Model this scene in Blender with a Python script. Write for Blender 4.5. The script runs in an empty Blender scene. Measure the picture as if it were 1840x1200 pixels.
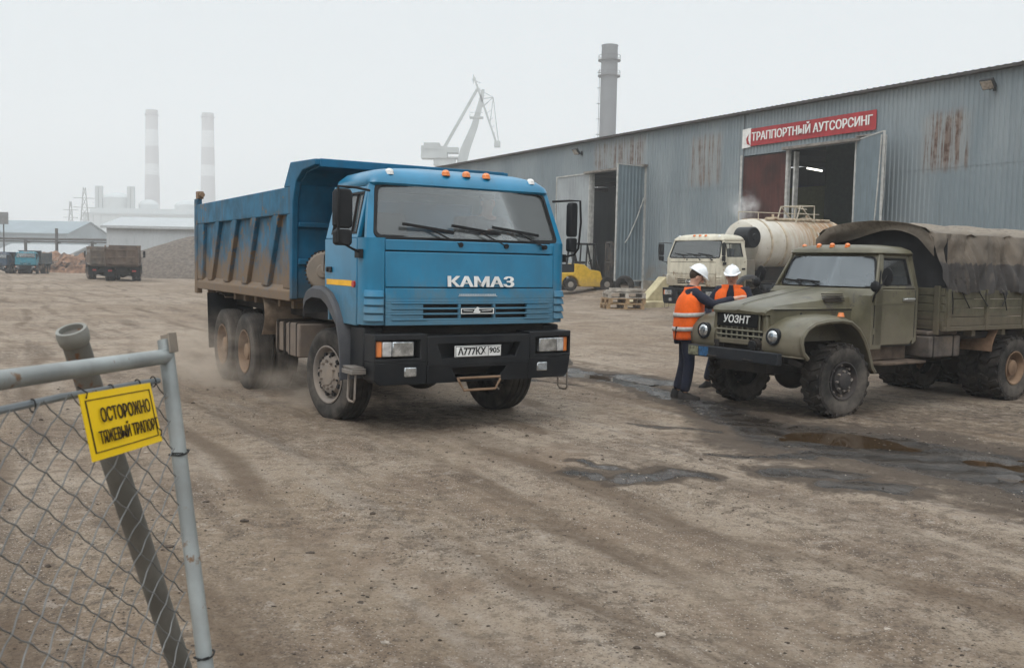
import bpy, bmesh, math, random
import numpy as np
from mathutils import Vector, Matrix
from mathutils import noise as mnoise

sc = bpy.context.scene
COL = sc.collection
R = math.radians
random.seed(7)

# ------------------------------------------------------------------ camera
FPX, PITCH, ROLL, EYE = 1700.0, math.atan(126 / 1700.0), 0.0202, 1.8
cam = bpy.data.cameras.new("camera")
cam.sensor_width, cam.lens = 36.0, FPX / 1840 * 36
cam.clip_start, cam.clip_end = 0.1, 6000
cam.dof.use_dof, cam.dof.focus_distance, cam.dof.aperture_fstop = True, 11.0, 8.0
co = bpy.data.objects.new("camera", cam); COL.objects.link(co)
fw = Vector((0, math.cos(PITCH), -math.sin(PITCH)))
up0, r0 = Vector((0, math.sin(PITCH), math.cos(PITCH))), Vector((1, 0, 0))
cr, sr = math.cos(ROLL), math.sin(ROLL)
rt, up = cr * r0 + sr * up0, -sr * r0 + cr * up0
m = Matrix((rt, up, -fw)).transposed().to_4x4(); m.translation = (0, 0, EYE)
co.matrix_world = m
sc.camera = co

# ------------------------------------------------------------------ sky and sun (overcast, hazy)
SUN_EL, SUN_AZ = R(52), R(205)
w = bpy.data.worlds.new("World"); sc.world = w; w.use_nodes = True
nt = w.node_tree; nt.nodes.clear()
sky = nt.nodes.new('ShaderNodeTexSky'); sky.sky_type = 'NISHITA'; sky.sun_disc = False
sky.sun_elevation, sky.sun_rotation = SUN_EL, SUN_AZ
sky.air_density, sky.dust_density, sky.ozone_density = 1.0, 4.0, 1.0
hs = nt.nodes.new('ShaderNodeHueSaturation'); hs.inputs['Saturation'].default_value = 0.12
mx = nt.nodes.new('ShaderNodeMix'); mx.data_type = 'RGBA'; mx.inputs[0].default_value = 0.72
mx.inputs[7].default_value = (7.9, 8.5, 8.85, 1)          # the even cloud layer over the sky
bg = nt.nodes.new('ShaderNodeBackground'); bg.inputs['Strength'].default_value = 0.15
wo = nt.nodes.new('ShaderNodeOutputWorld')
tc = nt.nodes.new('ShaderNodeTexCoord'); sx = nt.nodes.new('ShaderNodeSeparateXYZ'); nt.links.new(tc.outputs['Generated'], sx.inputs[0])
mr = nt.nodes.new('ShaderNodeMapRange'); mr.interpolation_type = 'SMOOTHSTEP'; mr.inputs['From Min'].default_value, mr.inputs['From Max'].default_value = .28, .92
mr.inputs['To Min'].default_value, mr.inputs['To Max'].default_value = 1.0, 2.3       # an overcast sky is brightest overhead
nt.links.new(sx.outputs[2], mr.inputs['Value'])
vm = nt.nodes.new('ShaderNodeVectorMath'); vm.operation = 'SCALE'; nt.links.new(mx.outputs[2], vm.inputs[0]); nt.links.new(mr.outputs[0], vm.inputs['Scale'])
nt.links.new(sky.outputs[0], hs.inputs['Color']); nt.links.new(hs.outputs[0], mx.inputs[6])
nt.links.new(vm.outputs[0], bg.inputs[0]); nt.links.new(bg.outputs[0], wo.inputs[0])
sun = bpy.data.lights.new("sun", 'SUN'); sun.energy, sun.angle, sun.color = 0.7, R(25), (1, .97, .93)
so = bpy.data.objects.new("sun", sun); COL.objects.link(so)
sd = Vector((math.sin(SUN_AZ) * math.cos(SUN_EL), math.cos(SUN_AZ) * math.cos(SUN_EL), math.sin(SUN_EL)))
so.rotation_euler = sd.to_track_quat('Z', 'Y').to_euler()
sc.view_settings.view_transform = 'Standard'; sc.view_settings.look = 'None'
sc.view_settings.exposure = -0.36; sc.view_settings.gamma = 1.0
sc.cycles.volume_bounces = 2
sc.cycles.use_denoising = True
sc.cycles.max_bounces = 8; sc.cycles.transparent_max_bounces = 24

# ------------------------------------------------------------------ mesh helpers
class MB:
    def __init__(s): s.v, s.f, s.m, s.mi = [], [], [], 0
    def add(s, vs, fs):
        o = len(s.v); s.v += [tuple(v) for v in vs]
        for f in fs: s.f.append(tuple(i + o for i in f)); s.m.append(s.mi)
        return s
    def box(s, x0, x1, y0, y1, z0, z1):
        vs = [(x, y, z) for x in (x0, x1) for y in (y0, y1) for z in (z0, z1)]
        return s.add(vs, [(0, 1, 3, 2), (4, 6, 7, 5), (0, 4, 5, 1), (2, 3, 7, 6), (0, 2, 6, 4), (1, 5, 7, 3)])
    def obox(s, c, sz, M):
        vs = [Vector(c) + M @ Vector((a * sz[0] / 2, b * sz[1] / 2, d * sz[2] / 2)) for a in (-1, 1) for b in (-1, 1) for d in (-1, 1)]
        return s.add(vs, [(0, 1, 3, 2), (4, 6, 7, 5), (0, 4, 5, 1), (2, 3, 7, 6), (0, 2, 6, 4), (1, 5, 7, 3)])
    @staticmethod
    def _p(ax, a, b, t): return {'y': (a, t, b), 'x': (t, a, b), 'z': (a, b, t)}[ax]
    def prism(s, poly, ax, t0, t1):
        n = len(poly)
        vs = [s._p(ax, a, b, t0) for a, b in poly] + [s._p(ax, a, b, t1) for a, b in poly]
        fs = [tuple(range(n)), tuple(range(2 * n - 1, n - 1, -1))] + [(i, (i + 1) % n, n + (i + 1) % n, n + i) for i in range(n)]
        return s.add(vs, fs)
    def ring(s, outer, inner, ax, t0, t1):
        n = len(outer); vs = []
        for t in (t0, t1):
            vs += [s._p(ax, a, b, t) for a, b in outer] + [s._p(ax, a, b, t) for a, b in inner]
        fs = []
        for i in range(n):
            j = (i + 1) % n
            fs += [(i, j, n + j, n + i), (2 * n + i, 3 * n + i, 3 * n + j, 2 * n + j), (i, 2 * n + i, 2 * n + j, j), (n + i, n + j, 3 * n + j, 3 * n + i)]
        return s.add(vs, fs)
    def lathe(s, prof, c=(0, 0, 0), ax='y', n=28, a0=0, a1=2 * math.pi):
        full = abs(a1 - a0 - 2 * math.pi) < 1e-6; k = n if full else n + 1; vs = []
        for i in range(k):
            a = a0 + (a1 - a0) * i / n; ca, sa = math.cos(a), math.sin(a)
            for t, r in prof:
                p = {'y': (r * ca, t, r * sa), 'x': (t, r * ca, r * sa), 'z': (r * ca, r * sa, t)}[ax]
                vs.append((p[0] + c[0], p[1] + c[1], p[2] + c[2]))
        L = len(prof); fs = []
        for i in range(n):
            j = (i + 1) % k
            for q in range(L - 1): fs.append((i * L + q, j * L + q, j * L + q + 1, i * L + q + 1))
        return s.add(vs, fs)
    def cyl(s, c, r, h, ax='z', n=20, r2=None):
        r2 = r if r2 is None else r2
        return s.lathe([(0, 0.0001), (0, r), (h, r2), (h, 0.0001)], c, ax, n)
    def tube(s, pts, r, n=8, closed=False):
        P = [Vector(p) for p in pts]; L = len(P); vs = []; prev = None
        rr = r if isinstance(r, (list, tuple)) else [r] * L
        for i in range(L):
            if closed: t = P[(i + 1) % L] - P[i - 1]
            else: t = P[min(i + 1, L - 1)] - P[max(i - 1, 0)]
            t.normalize()
            if prev is None:
                ref = Vector((0, 0, 1)) if abs(t.z) < .9 else Vector((1, 0, 0)); u = t.cross(ref).normalized()
            else: u = (prev - t * prev.dot(t)).normalized()
            prev = u; v = t.cross(u)
            vs += [P[i] + rr[i] * (math.cos(2 * math.pi * k / n) * u + math.sin(2 * math.pi * k / n) * v) for k in range(n)]
        fs = []
        for i in range(L if closed else L - 1):
            j = (i + 1) % L
            fs += [(i * n + k, i * n + (k + 1) % n, j * n + (k + 1) % n, j * n + k) for k in range(n)]
        if not closed: fs += [tuple(range(n - 1, -1, -1)), tuple(range((L - 1) * n, L * n))]
        return s.add(vs, fs)
    def bar(s, p, q, w_, h_):
        p, q = Vector(p), Vector(q); d = q - p; L = d.length; t = d / L
        ref = Vector((0, 0, 1)) if abs(t.z) < .95 else Vector((0, 1, 0))
        sx = t.cross(ref).normalized(); uz = sx.cross(t)
        return s.obox((p + q) / 2, (L, w_, h_), Matrix((t, sx, uz)).transposed())
    def loft(s, rings, cap=True, closed=True):
        n = len(rings[0]); vs = [p for r_ in rings for p in r_]; fs = []
        for i in range(len(rings) - 1):
            for k in range(n if closed else n - 1):
                j = (k + 1) % n; fs.append((i * n + k, i * n + j, (i + 1) * n + j, (i + 1) * n + k))
        if cap: fs += [tuple(range(n)), tuple(range(len(rings) * n - 1, (len(rings) - 1) * n - 1, -1))]
        return s.add(vs, fs)
    def sheet(s, fn, nu, nv, off):
        """a curved plate: fn(u,v) -> point, thickened by the vector off"""
        off = Vector(off); P = [[Vector(fn(i / nu, j / nv)) for j in range(nv + 1)] for i in range(nu + 1)]
        w_ = nv + 1; N = (nu + 1) * w_
        vs = [p for row in P for p in row] + [p + off for row in P for p in row]; fs = []
        for i in range(nu):
            for j in range(nv):
                a, b, c, d = i * w_ + j, (i + 1) * w_ + j, (i + 1) * w_ + j + 1, i * w_ + j + 1
                fs += [(a, b, c, d), (N + a, N + d, N + c, N + b)]
        for i in range(nu):
            for j in (0, nv): a, b = i * w_ + j, (i + 1) * w_ + j; fs.append((a, b, N + b, N + a))
        for j in range(nv):
            for i in (0, nu): a, b = i * w_ + j, i * w_ + j + 1; fs.append((a, b, N + b, N + a))
        return s.add(vs, fs)
    def ball(s, c, r, n=14, k=9):
        rx, ry, rz = r if isinstance(r, (list, tuple)) else (r, r, r)
        rings = []
        for i in range(k + 1):
            th = math.pi * i / k; a = max(math.sin(th), 1e-3)
            rings.append([(c[0] + rx * a * math.cos(2 * math.pi * j / n), c[1] + ry * a * math.sin(2 * math.pi * j / n), c[2] + rz * math.cos(th)) for j in range(n)])
        return s.loft(rings)
    def warp(s, fn): s.v = [tuple(fn(*v)) for v in s.v]; return s
    def build(s, name, mats, parent=None, bevel=0, smooth=35, loc=None, rot=None, sub=0, seg=2):
        me = bpy.data.meshes.new(name); me.from_pydata(s.v, [], s.f)
        if not isinstance(mats, (list, tuple)): mats = [mats]
        for q in mats: me.materials.append(q)
        if len(mats) > 1: me.polygons.foreach_set('material_index', s.m)
        b = bmesh.new(); b.from_mesh(me); bmesh.ops.recalc_face_normals(b, faces=b.faces); b.to_mesh(me); b.free()
        if smooth: me.shade_smooth(); me.set_sharp_from_angle(angle=R(smooth))
        o = bpy.data.objects.new(name, me); COL.objects.link(o)
        if parent: o.parent = parent
        if loc: o.location = loc
        if rot: o.rotation_euler = rot
        if bevel:
            q = o.modifiers.new('bevel', 'BEVEL'); q.width, q.segments, q.limit_method, q.angle_limit = bevel, seg, 'ANGLE', R(40)
            q.use_clamp_overlap = True
        if sub: q = o.modifiers.new('sub', 'SUBSURF'); q.levels = q.render_levels = sub
        return o

def tag(o, label=None, cat=None, group=None, kind=None):
    if label: o['label'] = label
    if cat: o['category'] = cat
    if group: o['group'] = group
    if kind: o['kind'] = kind
    return o
def thing(name, label, cat, loc=(0, 0, 0), rz=0, group=None):
    o = bpy.data.objects.new(name, None); COL.objects.link(o); o.empty_display_size = .2
    o.location = loc; o.rotation_euler = (0, 0, rz)
    return tag(o, label, cat, group)
def lettering(name, s, size, mat_, parent, M, sx=1.0, bold=0.0, depth=.003, shear=0.0, width=None, fat=0.0):
    c = bpy.data.curves.new(name, 'FONT'); c.body = s; c.size = size; c.align_x = 'CENTER'; c.align_y = 'CENTER'
    c.offset = bold; c.extrude = depth; c.shear = shear; c.resolution_u = 3
    o = bpy.data.objects.new(name, c); COL.objects.link(o)
    me = bpy.data.meshes.new_from_object(o.evaluated_get(bpy.context.evaluated_depsgraph_get()))
    if width: sx = width / max(1e-6, o.dimensions.x)
    bpy.data.objects.remove(o)
    me.transform(Matrix.Diagonal((sx, 1, 1, 1)))
    if fat:
        b = bmesh.new()
        for k in (-1, -.5, 0, .5, 1):
            m3 = me.copy(); m3.transform(Matrix.Translation((fat * k, 0, .0004 * k))); b.from_mesh(m3); bpy.data.meshes.remove(m3)
        b.to_mesh(me); b.free()
    me.transform(M)
    me.materials.clear(); me.materials.append(mat_)
    o = bpy.data.objects.new(name, me); COL.objects.link(o); o.parent = parent
    return o
def basis(o, x, y):
    """matrix that lays text on a plane: origin o, text direction x, text up y"""
    x, y = Vector(x).normalized(), Vector(y).normalized(); z = x.cross(y)
    M = Matrix((x, y, z)).transposed().to_4x4(); M.translation = o; return M

# ------------------------------------------------------------------ materials
class NT:
    def __init__(s, name):
        s.mat = bpy.data.materials.new(name); s.mat.use_nodes = True; s.t = s.mat.node_tree; s.t.nodes.clear()
        s.out = s.t.nodes.new('ShaderNodeOutputMaterial')
    def n(s, typ, ins=None, **kw):
        q = s.t.nodes.new('ShaderNode' + typ)
        for k, v in kw.items(): setattr(q, k, v)
        for k, v in (ins or {}).items(): s.set(q.inputs[k], v)
        return q
    def set(s, sock, v):
        if isinstance(v, bpy.types.NodeSocket): s.t.links.new(v, sock)
        elif isinstance(v, bpy.types.Node): s.t.links.new(v.outputs[0], sock)
        else: sock.default_value = (*v, 1) if isinstance(v, tuple) and len(v) == 3 and sock.type == 'RGBA' else v
    def coord(s, kind='Object'): return s.n('TexCoord').outputs[kind]
    def noise(s, vec, scale, detail=5, rough=.55, dist=0):
        return s.n('TexNoise', {'Vector': vec, 'Scale': scale, 'Detail': detail, 'Roughness': rough, 'Distortion': dist}).outputs[0]
    def mapping(s, vec, scale=(1, 1, 1), rot=(0, 0, 0), loc=(0, 0, 0)):
        return s.n('Mapping', {'Vector': vec, 'Scale': scale, 'Rotation': rot, 'Location': loc}).outputs[0]
    def ramp(s, v, a, b, lo=0., hi=1., smooth=True):
        q = s.n('MapRange', {'Value': v, 'From Min': a, 'From Max': b, 'To Min': lo, 'To Max': hi})
        q.interpolation_type = 'SMOOTHSTEP' if smooth else 'LINEAR'; q.clamp = True
        return q.outputs[0]
    def mix(s, f, a, b):
        q = s.n('Mix', data_type='RGBA'); s.set(q.inputs[0], f); s.set(q.inputs[6], a); s.set(q.inputs[7], b); return q.outputs[2]
    def math(s, op, a, b=0.):
        q = s.n('Math', operation=op); s.set(q.inputs[0], a); s.set(q.inputs[1], b); q.use_clamp = False; return q.outputs[0]
    def sep(s, v): return s.n('SeparateXYZ', {'Vector': v}).outputs
    def bump(s, h, strength=.3, dist=.01, normal=None):
        q = s.n('Bump', {'Height': h, 'Strength': strength, 'Distance': dist})
        if normal: s.set(q.inputs['Normal'], normal)
        return q.outputs[0]
    def pbr(s, col, rough=.6, metal=0., normal=None, **kw):
        q = s.n('BsdfPrincipled', {'Base Color': col, 'Roughness': rough, 'Metallic': metal})
        for k, v in kw.items(): s.set(q.inputs[k.replace('_', ' ')], v)
        if normal: s.set(q.inputs['Normal'], normal)
        return q
    def done(s, sh): s.set(s.out.inputs['Surface'], sh); return s.mat

DUST = (.23, .17, .12)
_mats = {}
def mat(name, col, rough=.6, metal=0., var=.12, scale=5., dirt=0., dz=None, dcol=DUST, bump=0., bscale=40., patch=0., pcol=(.16, .07, .03), coat=0., drip=0.):
    """painted or plain surface: slight tone variation, dust that thickens towards dz[0], worn patches, run marks"""
    if name in _mats: return _mats[name]
    N = NT(name); P = N.coord()
    n1 = N.noise(P, scale, 5)
    lo = tuple(c * (1 - var) for c in col); hi = tuple(min(1, c * (1 + var)) for c in col)
    c = N.mix(N.ramp(n1, .3, .7), lo, hi); ro = rough
    if drip:
        d = N.noise(N.mapping(P, (1, 1, .08)), 9, 4)
        c = N.mix(N.math('MULTIPLY', N.ramp(d, .5, .72), drip), c, tuple(q * .45 for q in dcol))
    if patch:
        p = N.noise(P, scale * .9, 8, .68)
        c = N.mix(N.ramp(p, .62 - patch * .2, .66 - patch * .2), c, pcol)
    if dirt:
        n2 = N.noise(P, 2.3, 7, .65)
        if dz:
            z = N.ramp(N.sep(P)[2], dz[0], dz[1], 1., 0.)
            n4 = N.noise(N.mapping(P, (1, 1, .45)), 7, 7, .7)
            f = N.ramp(N.math('ADD', N.math('MULTIPLY', z, .75), N.math('ADD', n2, N.math('MULTIPLY', N.math('SUBTRACT', n4, .5), 1.1))), .66, 1.12)
        else: f = N.ramp(n2, .35, .75)
        n3 = N.noise(P, 30, 4)
        f = N.math('MULTIPLY', f, N.ramp(n3, .2, .6, .7, 1.))
        f = N.math('MULTIPLY', f, dirt)
        c = N.mix(f, c, dcol); ro = N.mix(f, (rough,) * 3, (.9,) * 3)
    nr = N.bump(N.noise(P, bscale, 6, .6), bump, .02) if bump else None
    _mats[name] = N.done(N.pbr(c, ro, metal, nr, Specular_IOR_Level=.5 if coat or rough < .4 else .22, **({'Coat_Weight': coat, 'Coat_Roughness': .12} if coat else {})))
    return _mats[name]
def glass_mat(name, tint=(.55, .6, .6), dust=.16, dcol=(.30, .31, .31)):  # dust veil doubles as sky reflection, painted as diffuse grey
    if name in _mats: return _mats[name]
    N = NT(name); P = N.coord()
    tr = N.n('BsdfTransparent', {'Color': tint})
    gl = N.n('BsdfGlossy', {'Color': (1, 1, 1), 'Roughness': .04})
    fr = N.n('Fresnel', {'IOR': 1.55})
    a = N.n('MixShader'); N.set(a.inputs[0], fr.outputs[0]); N.set(a.inputs[1], tr.outputs[0]); N.set(a.inputs[2], gl.outputs[0])
    df = N.n('BsdfDiffuse', {'Color': dcol})
    b = N.n('MixShader'); N.set(b.inputs[0], N.ramp(N.noise(P, 1.3, 4), .3, .75, dust * .8, dust * 1.35)); N.set(b.inputs[1], a.outputs[0]); N.set(b.inputs[2], df.outputs[0])
    _mats[name] = N.done(b.outputs[0]); return _mats[name]
def emit_mat(name, col, s):
    N = NT(name); return N.done(N.n('Emission', {'Color': col, 'Strength': s}).outputs[0])

SIDEWALL = mat('tyre_sidewall', (.03, .028, .026), .9, var=.3, dirt=.95, dcol=(.135, .115, .097), bump=.1)
RUBBER = mat('tyre_rubber', (.016, .015, .015), .85, var=.3, dirt=.5, dcol=(.115, .092, .073), bump=.15)
BLACK = mat('black_plastic', (.008, .0095, .012), .45, dirt=.14, dcol=(.09, .08, .07), bump=.05)
BLACKCLEAN = mat('black_gasket', (.012, .012, .013), .55)
CHASSIS = mat('chassis_grime', (.018, .016, .015), .8, dirt=.5, dcol=(.08, .06, .045), bump=.2)
CHROME = mat('lamp_glass', (.5, .5, .5), .15, .35, var=.25, scale=16)
LENS = mat('lamp_lens', (.42, .44, .45), .1, .75, var=.45, scale=14, coat=1)
ORANGE = mat('amber_lens', (.75, .2, .03), .25, dirt=.2, coat=.6)
WHITE = mat('white_paint', (.75, .75, .73), .5, dirt=.15)
RED = mat('red_lens', (.45, .03, .02), .3)
INTERIOR = mat('cab_interior', (.05, .05, .052), .8)
GLASS = glass_mat('windscreen_glass', (.9, .92, .92), .13, (.40, .42, .42))
SKIN = mat('skin', (.56, .32, .23), .55, scale=20)
HAIR = mat('hair_brown', (.05, .035, .025), .7)
NAVY = mat('navy_workwear', (.013, .016, .032), .85, scale=14, dirt=.25, dcol=(.09, .08, .07), bump=.35, bscale=25)
BOOT = mat('boot_leather', (.012, .012, .013), .7, dirt=.12)

# ------------------------------------------------------------------ wheels
RIMGREY = mat('rim_dusty', (.2, .175, .155), .75, dirt=.8, dcol=(.27, .215, .165))
RIMRUST = mat('rim_brown', (.19, .12, .075), .8, dirt=.7, dcol=(.25, .17, .11), var=.3)
RIMDARK = mat('rim_dark', (.035, .033, .034), .6, dirt=.5, dcol=(.14, .11, .09))
def make_wheel(parent, c, r, wd, rimr, style, side, rimmat, lugs=0, seg=40):
    b = MB(); h = wd / 2
    prof = [(-h * .7, rimr), (-h * .92, rimr + .012), (-h * .98, rimr + .05), (-h * 1.04, (rimr + r) / 2), (-h, r - .06), (-h * .93, r - .03), (-h * .82, r - (.03 if lugs else .006))]
    if not lugs: prof += [(-h * .55, r), (-h * .5, r - .014), (-h * .42, r - .014), (-h * .37, r + .001), (-h * .05, r + .002), (0, r - .012)]
    else: prof += [(0, r - .025)]
    prof += [(-t, q) for t, q in reversed(prof[:-1])]
    b.lathe(prof, n=seg)
    if lugs:
        for k in range(lugs):
            for sd in (-1, 1):
                a = 2 * math.pi * (k + (.5 if sd > 0 else 0)) / lugs
                er = Vector((math.cos(a), 0, math.sin(a))); et = Vector((-math.sin(a), 0, math.cos(a))); ey = Vector((0, 1, 0))
                d1 = (ey * .92 + et * .4 * sd).normalized(); d2 = er.cross(d1)
                b.obox(er * (r - .021) + ey * sd * h * .46, (h * .92, .058 * r / .5, .042), Matrix((d1, d2, er)).transposed())
                b.obox(er * (r - .042) + ey * sd * h * .93, (.03, .05 * r / .5, .045), Matrix((ey, et, er)).transposed())
    for i_, f_ in enumerate(b.f):
        q_ = [math.hypot(b.v[k][0], b.v[k][2]) for k in f_]
        if max(q_) < r - (.045 if lugs else .025): b.m[i_] = 1
    wh = b.build('wheel', [RUBBER, SIDEWALL], parent, smooth=40, loc=c)
    s = side; g = MB()
    if style == 'convex':
        p = [(h * .98, rimr + .005), (h * 1.0, rimr - .01), (h * .9, rimr - .03), (h * .45, rimr - .05), (h * .4, rimr - .075), (h * .86, rimr - .115), (h * .92, rimr - .15), (h * .9, .13), (h * 1.0, .115), (h * 1.02, .0001)]
        g.lathe([(t * s, q) for t, q in p], n=seg)
        for k in range(10):
            a = 2 * math.pi * k / 10
            g.mi = 0; g.cyl((.155 * math.cos(a), s * h * .9, .155 * math.sin(a)), .016, s * .035, 'y', 6)
        g.mi = 1
        for k in range(10):
            a = 2 * math.pi * (k + .5) / 10; q = rimr - .095
            g.cyl((q * math.cos(a), s * h * .66, q * math.sin(a)), .027, s * .03, 'y', 10)
        for k in range(8):
            a = 2 * math.pi * k / 8; g.cyl((.21 * math.cos(a), s * h * .9, .21 * math.sin(a)), .013, s * .012, 'y', 8)
    elif style == 'dish':
        p = [(h * .98, rimr + .005), (h * 1.0, rimr - .012), (h * .85, rimr - .03), (h * .1, rimr - .045), (0, rimr - .07), (-h * .1, .17), (h * .1, .15), (h * .1, .12), (h * .75, .11), (h * .8, .09), (h * .8, .0001)]
        g.lathe([(t * s, q) for t, q in p], n=seg)
        for k in range(10):
            a = 2 * math.pi * k / 10; g.cyl((.135 * math.cos(a), s * 0, .135 * math.sin(a)), .014, s * h * .2, 'y', 6)
        g.mi = 1
        for k in range(6):
            a = 2 * math.pi * (k + .5) / 6; q = (rimr + .15) / 2 - .01; g.cyl((q * math.cos(a), -s * h * .04, q * math.sin(a)), .03, s * .012, 'y', 10)
    else:   # off-road front: dark rim, big hub flange with bolts
        p = [(h * .98, rimr + .005), (h * 1.0, rimr - .012), (h * .8, rimr - .03), (h * .35, rimr - .04), (h * .3, rimr - .06), (h * .5, .15), (h * .85, .145), (h * .88, .1), (h * 1.1, .09), (h * 1.15, .05), (h * 1.15, .0001)]
        g.lathe([(t * s, q) for t, q in p], n=seg)
        g.mi = 2
        for k in range(8):
            a = 2 * math.pi * k / 8; g.cyl((.12 * math.cos(a), s * h * .86, .12 * math.sin(a)), .014, s * .03, 'y', 6)
            g.cyl((.19 * math.cos(a), s * h * .38, .19 * math.sin(a)), .017, s * .05, 'y', 6)
    g.build('rim', [rimmat, BLACKCLEAN, RIMGREY], wh, smooth=40)
    return wh

# ------------------------------------------------------------------ cab-over lorry cab (origin on the ground under the front axle, x forward)
def upy(z): return 1.225 if z < 2.04 else 1.225 - .135 * (z - 2.04) / .6
def wsx(y, z): return 1.245 - .36 * (z - 2.04) - .06 * (y / 1.05) ** 2
def rrect(hw0, hw1, z0, z1, r, k=4):
    """rounded trapezoid (y,z), 4k points, counted from the lower right corner"""
    pts = []
    for cy, cz, a0 in ((1, 0, -90), (1, 1, 0), (-1, 1, 90), (-1, 0, 180)):
        for i in range(k):
            a = R(a0 + 90 * i / (k - 1))
            z = (z0 + r if cz == 0 else z1 - r) + r * math.sin(a); hw = hw0 + (hw1 - hw0) * (z - z0) / (z1 - z0)
            pts.append((cy * (hw - r) + r * math.cos(a), z))
    return pts
def cab(root, paint, stripe=True, text=None, plate=True):
    def face(u, v, z0, z1):
        y = -1.02 + 2.04 * u; z = z0 + (z1 - z0) * v
        return (1.31 - .05 * (y / 1.02) ** 2 - .04 * (z - 1.5) - .02 * max(0, 1.3 - z), y, z)
    MB().sheet(lambda u, v: face(u, v, 1.55, 1.912), 14, 4, (-.04, 0, 0)).build('hood_panel', paint, root, bevel=.008)
    MB().sheet(lambda u, v: face(u, v, 1.925, 2.035), 14, 2, (-.04, 0, 0)).build('cowl_panel', paint, root, bevel=.008)
    # lower panel with louvres: four horizontal ribs, three slots
    g = MB()
    zz = [1.155, 1.205, 1.225, 1.262, 1.282, 1.318, 1.338, 1.374, 1.395, 1.43, 1.54]
    slots = {(1.225, 1.262), (1.282, 1.318), (1.338, 1.374)}
    for z0, z1 in zip(zz, zz[1:]):
        sl = any(abs(a - z0) < .001 for a, _ in slots)
        if not sl: g.sheet(lambda u, v: face(u, v, z0, z1), 14, 1, (-.04, 0, 0))
        else:
            for u0, u1 in ((0, .2), (.398, .412), (.605, .62), (.82, 1)):
                g.sheet(lambda u, v: face(u0 + (u1 - u0) * u, v, z0, z1), 4, 1, (-.04, 0, 0))
    for z in (1.215, 1.272, 1.328, 1.384):
        for u0, u1 in ((.03, .22), (.8, .97)):
            g.tube([Vector(face(u0 + (u1 - u0) * k / 5, 0, z, z + .01)) for k in range(6)], .012, 6)
    gp = g.build('grille_panel', paint, root, bevel=.005)
    MB().box(1.18, 1.215, -.98, .98, 1.15, 1.56).build('grille_backing', BLACKCLEAN, root)
    MB().box(1.15, 1.2, -1.02, 1.02, 1.53, 2.05).build('front_bulkhead', BLACKCLEAN, root)
    e = MB().sheet(lambda u, v: Vector(face(.41 + .2 * u, v, 1.268, 1.335)) + Vector((.012, 0, 0)), 3, 1, (-.02, 0, 0)).build('emblem_plate', BLACKCLEAN, root)
    q = MB(); x = 1.335
    q.ring([(-.19, 1.272), (.21, 1.272), (.21, 1.331), (-.19, 1.331)], [(-.18, 1.28), (.2, 1.28), (.2, 1.323), (-.18, 1.323)], 'x', x, x + .004)
    q.prism([(-.04, 1.285), (.03, 1.277), (.045, 1.3), (.02, 1.31), (.03, 1.335), (.005, 1.345), (-.015, 1.325), (-.03, 1.31)], 'x', x, x + .008)
    q.prism([(-.16, 1.305), (-.05, 1.3), (-.05, 1.307), (-.16, 1.312)], 'x', x, x + .004); q.prism([(.06, 1.3), (.18, 1.305), (.18, 1.312), (.06, 1.307)], 'x', x, x + .004)
    q.build('emblem', WHITE, e)
    if text:
        lettering('lettering', text, .152, WHITE, root, basis((1.318, .06, 1.605), (0, 1, 0), (-.04, 0, 1)), bold=.0015, width=.80, fat=.0065, depth=.004)
        q = MB()
        q.box(1.31, 1.318, -.21, .26, 1.458, 1.464)
        for k in range(22): q.box(1.31, 1.318, -.2 + k * .0205, -.188 + k * .0205, 1.468, 1.482)
        q.build('trim_strip', mat('pale_trim', (.5, .55, .58), .4), root)
    # corner panels with deflector ribs, doors, windows
    for s in (-1, 1):
        def corner(u, v, z0=1.16, z1=2.05, o=0.):
            a = u * math.pi / 2; z = z0 + (z1 - z0) * v
            return (1.02 + (.225 + o) * math.cos(a) ** .8 - .02 * max(0, 1.3 - z), s * (1.03 + (.2 + o) * math.sin(a) ** .8), z)
        MB().sheet(corner, 7, 3, (-.04, -s * .03, 0)).build('corner_panel', paint, root)
        d = MB()
        for k in range(4):
            z = 1.2 + k * .082; d.sheet(lambda u, v: corner(.02 + u * .62, v, z, z + .07, .03 - .02 * v), 6, 1, (-.05, -s * .03, 0))
        d.build('air_deflector', paint, root, bevel=.006)
        # door: lower skin with the wheel arch cut out, and window frame that leans inwards
        y0, y1 = s * 1.19, s * 1.23
        d = MB()
        d.prism([(.04, 2.045), (.04, 1.5), (.2, 1.475), (.36, 1.4), (.5, 1.28), (.62, 1.14), (.98, 1.14), (.995, 2.045)], 'y', y0, y1)
        oy = [(.04, 2.05), (.995, 2.05), (.985, 2.59), (.06, 2.59)]; iy = [(.2, 2.09), (.94, 2.09), (.92, 2.53), (.22, 2.53)]
        t = MB().ring(oy, iy, 'y', 0, 1)
        t.warp(lambda x, q, z: (x, s * (upy(z) - .045 + .045 * q), z))
        o = len(d.v); d.v += t.v; d.f += [tuple(i + o for i in f) for f in t.f]; d.m += t.m
        dr = d.build('door', paint, root, bevel=.01)
        MB().add([(x, s * (upy(z) - .02), z) for x, z in iy], [(0, 1, 2, 3)]).build('window', GLASS, dr)
        d = MB(); d.bar((.78, s * (upy(2.09) - .012), 2.09), (.72, s * (upy(2.53) - .012), 2.53), .02, .025)
        t = MB().ring(iy, [(.225, 2.11), (.915, 2.11), (.895, 2.51), (.245, 2.51)], 'y', 0, 1)
        t.warp(lambda x, q, z: (x, s * (upy(z) - .03 + .034 * q), z)); d.add(t.v, t.f)
        d.build('window_seal', BLACKCLEAN, dr)
        h = MB().box(.13, .28, s * 1.232, s * 1.25, 1.68, 1.74).box(.15, .2, s * 1.25, s * 1.262, 1.69, 1.73); h.build('handle', BLACK, dr, bevel=.006)
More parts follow.
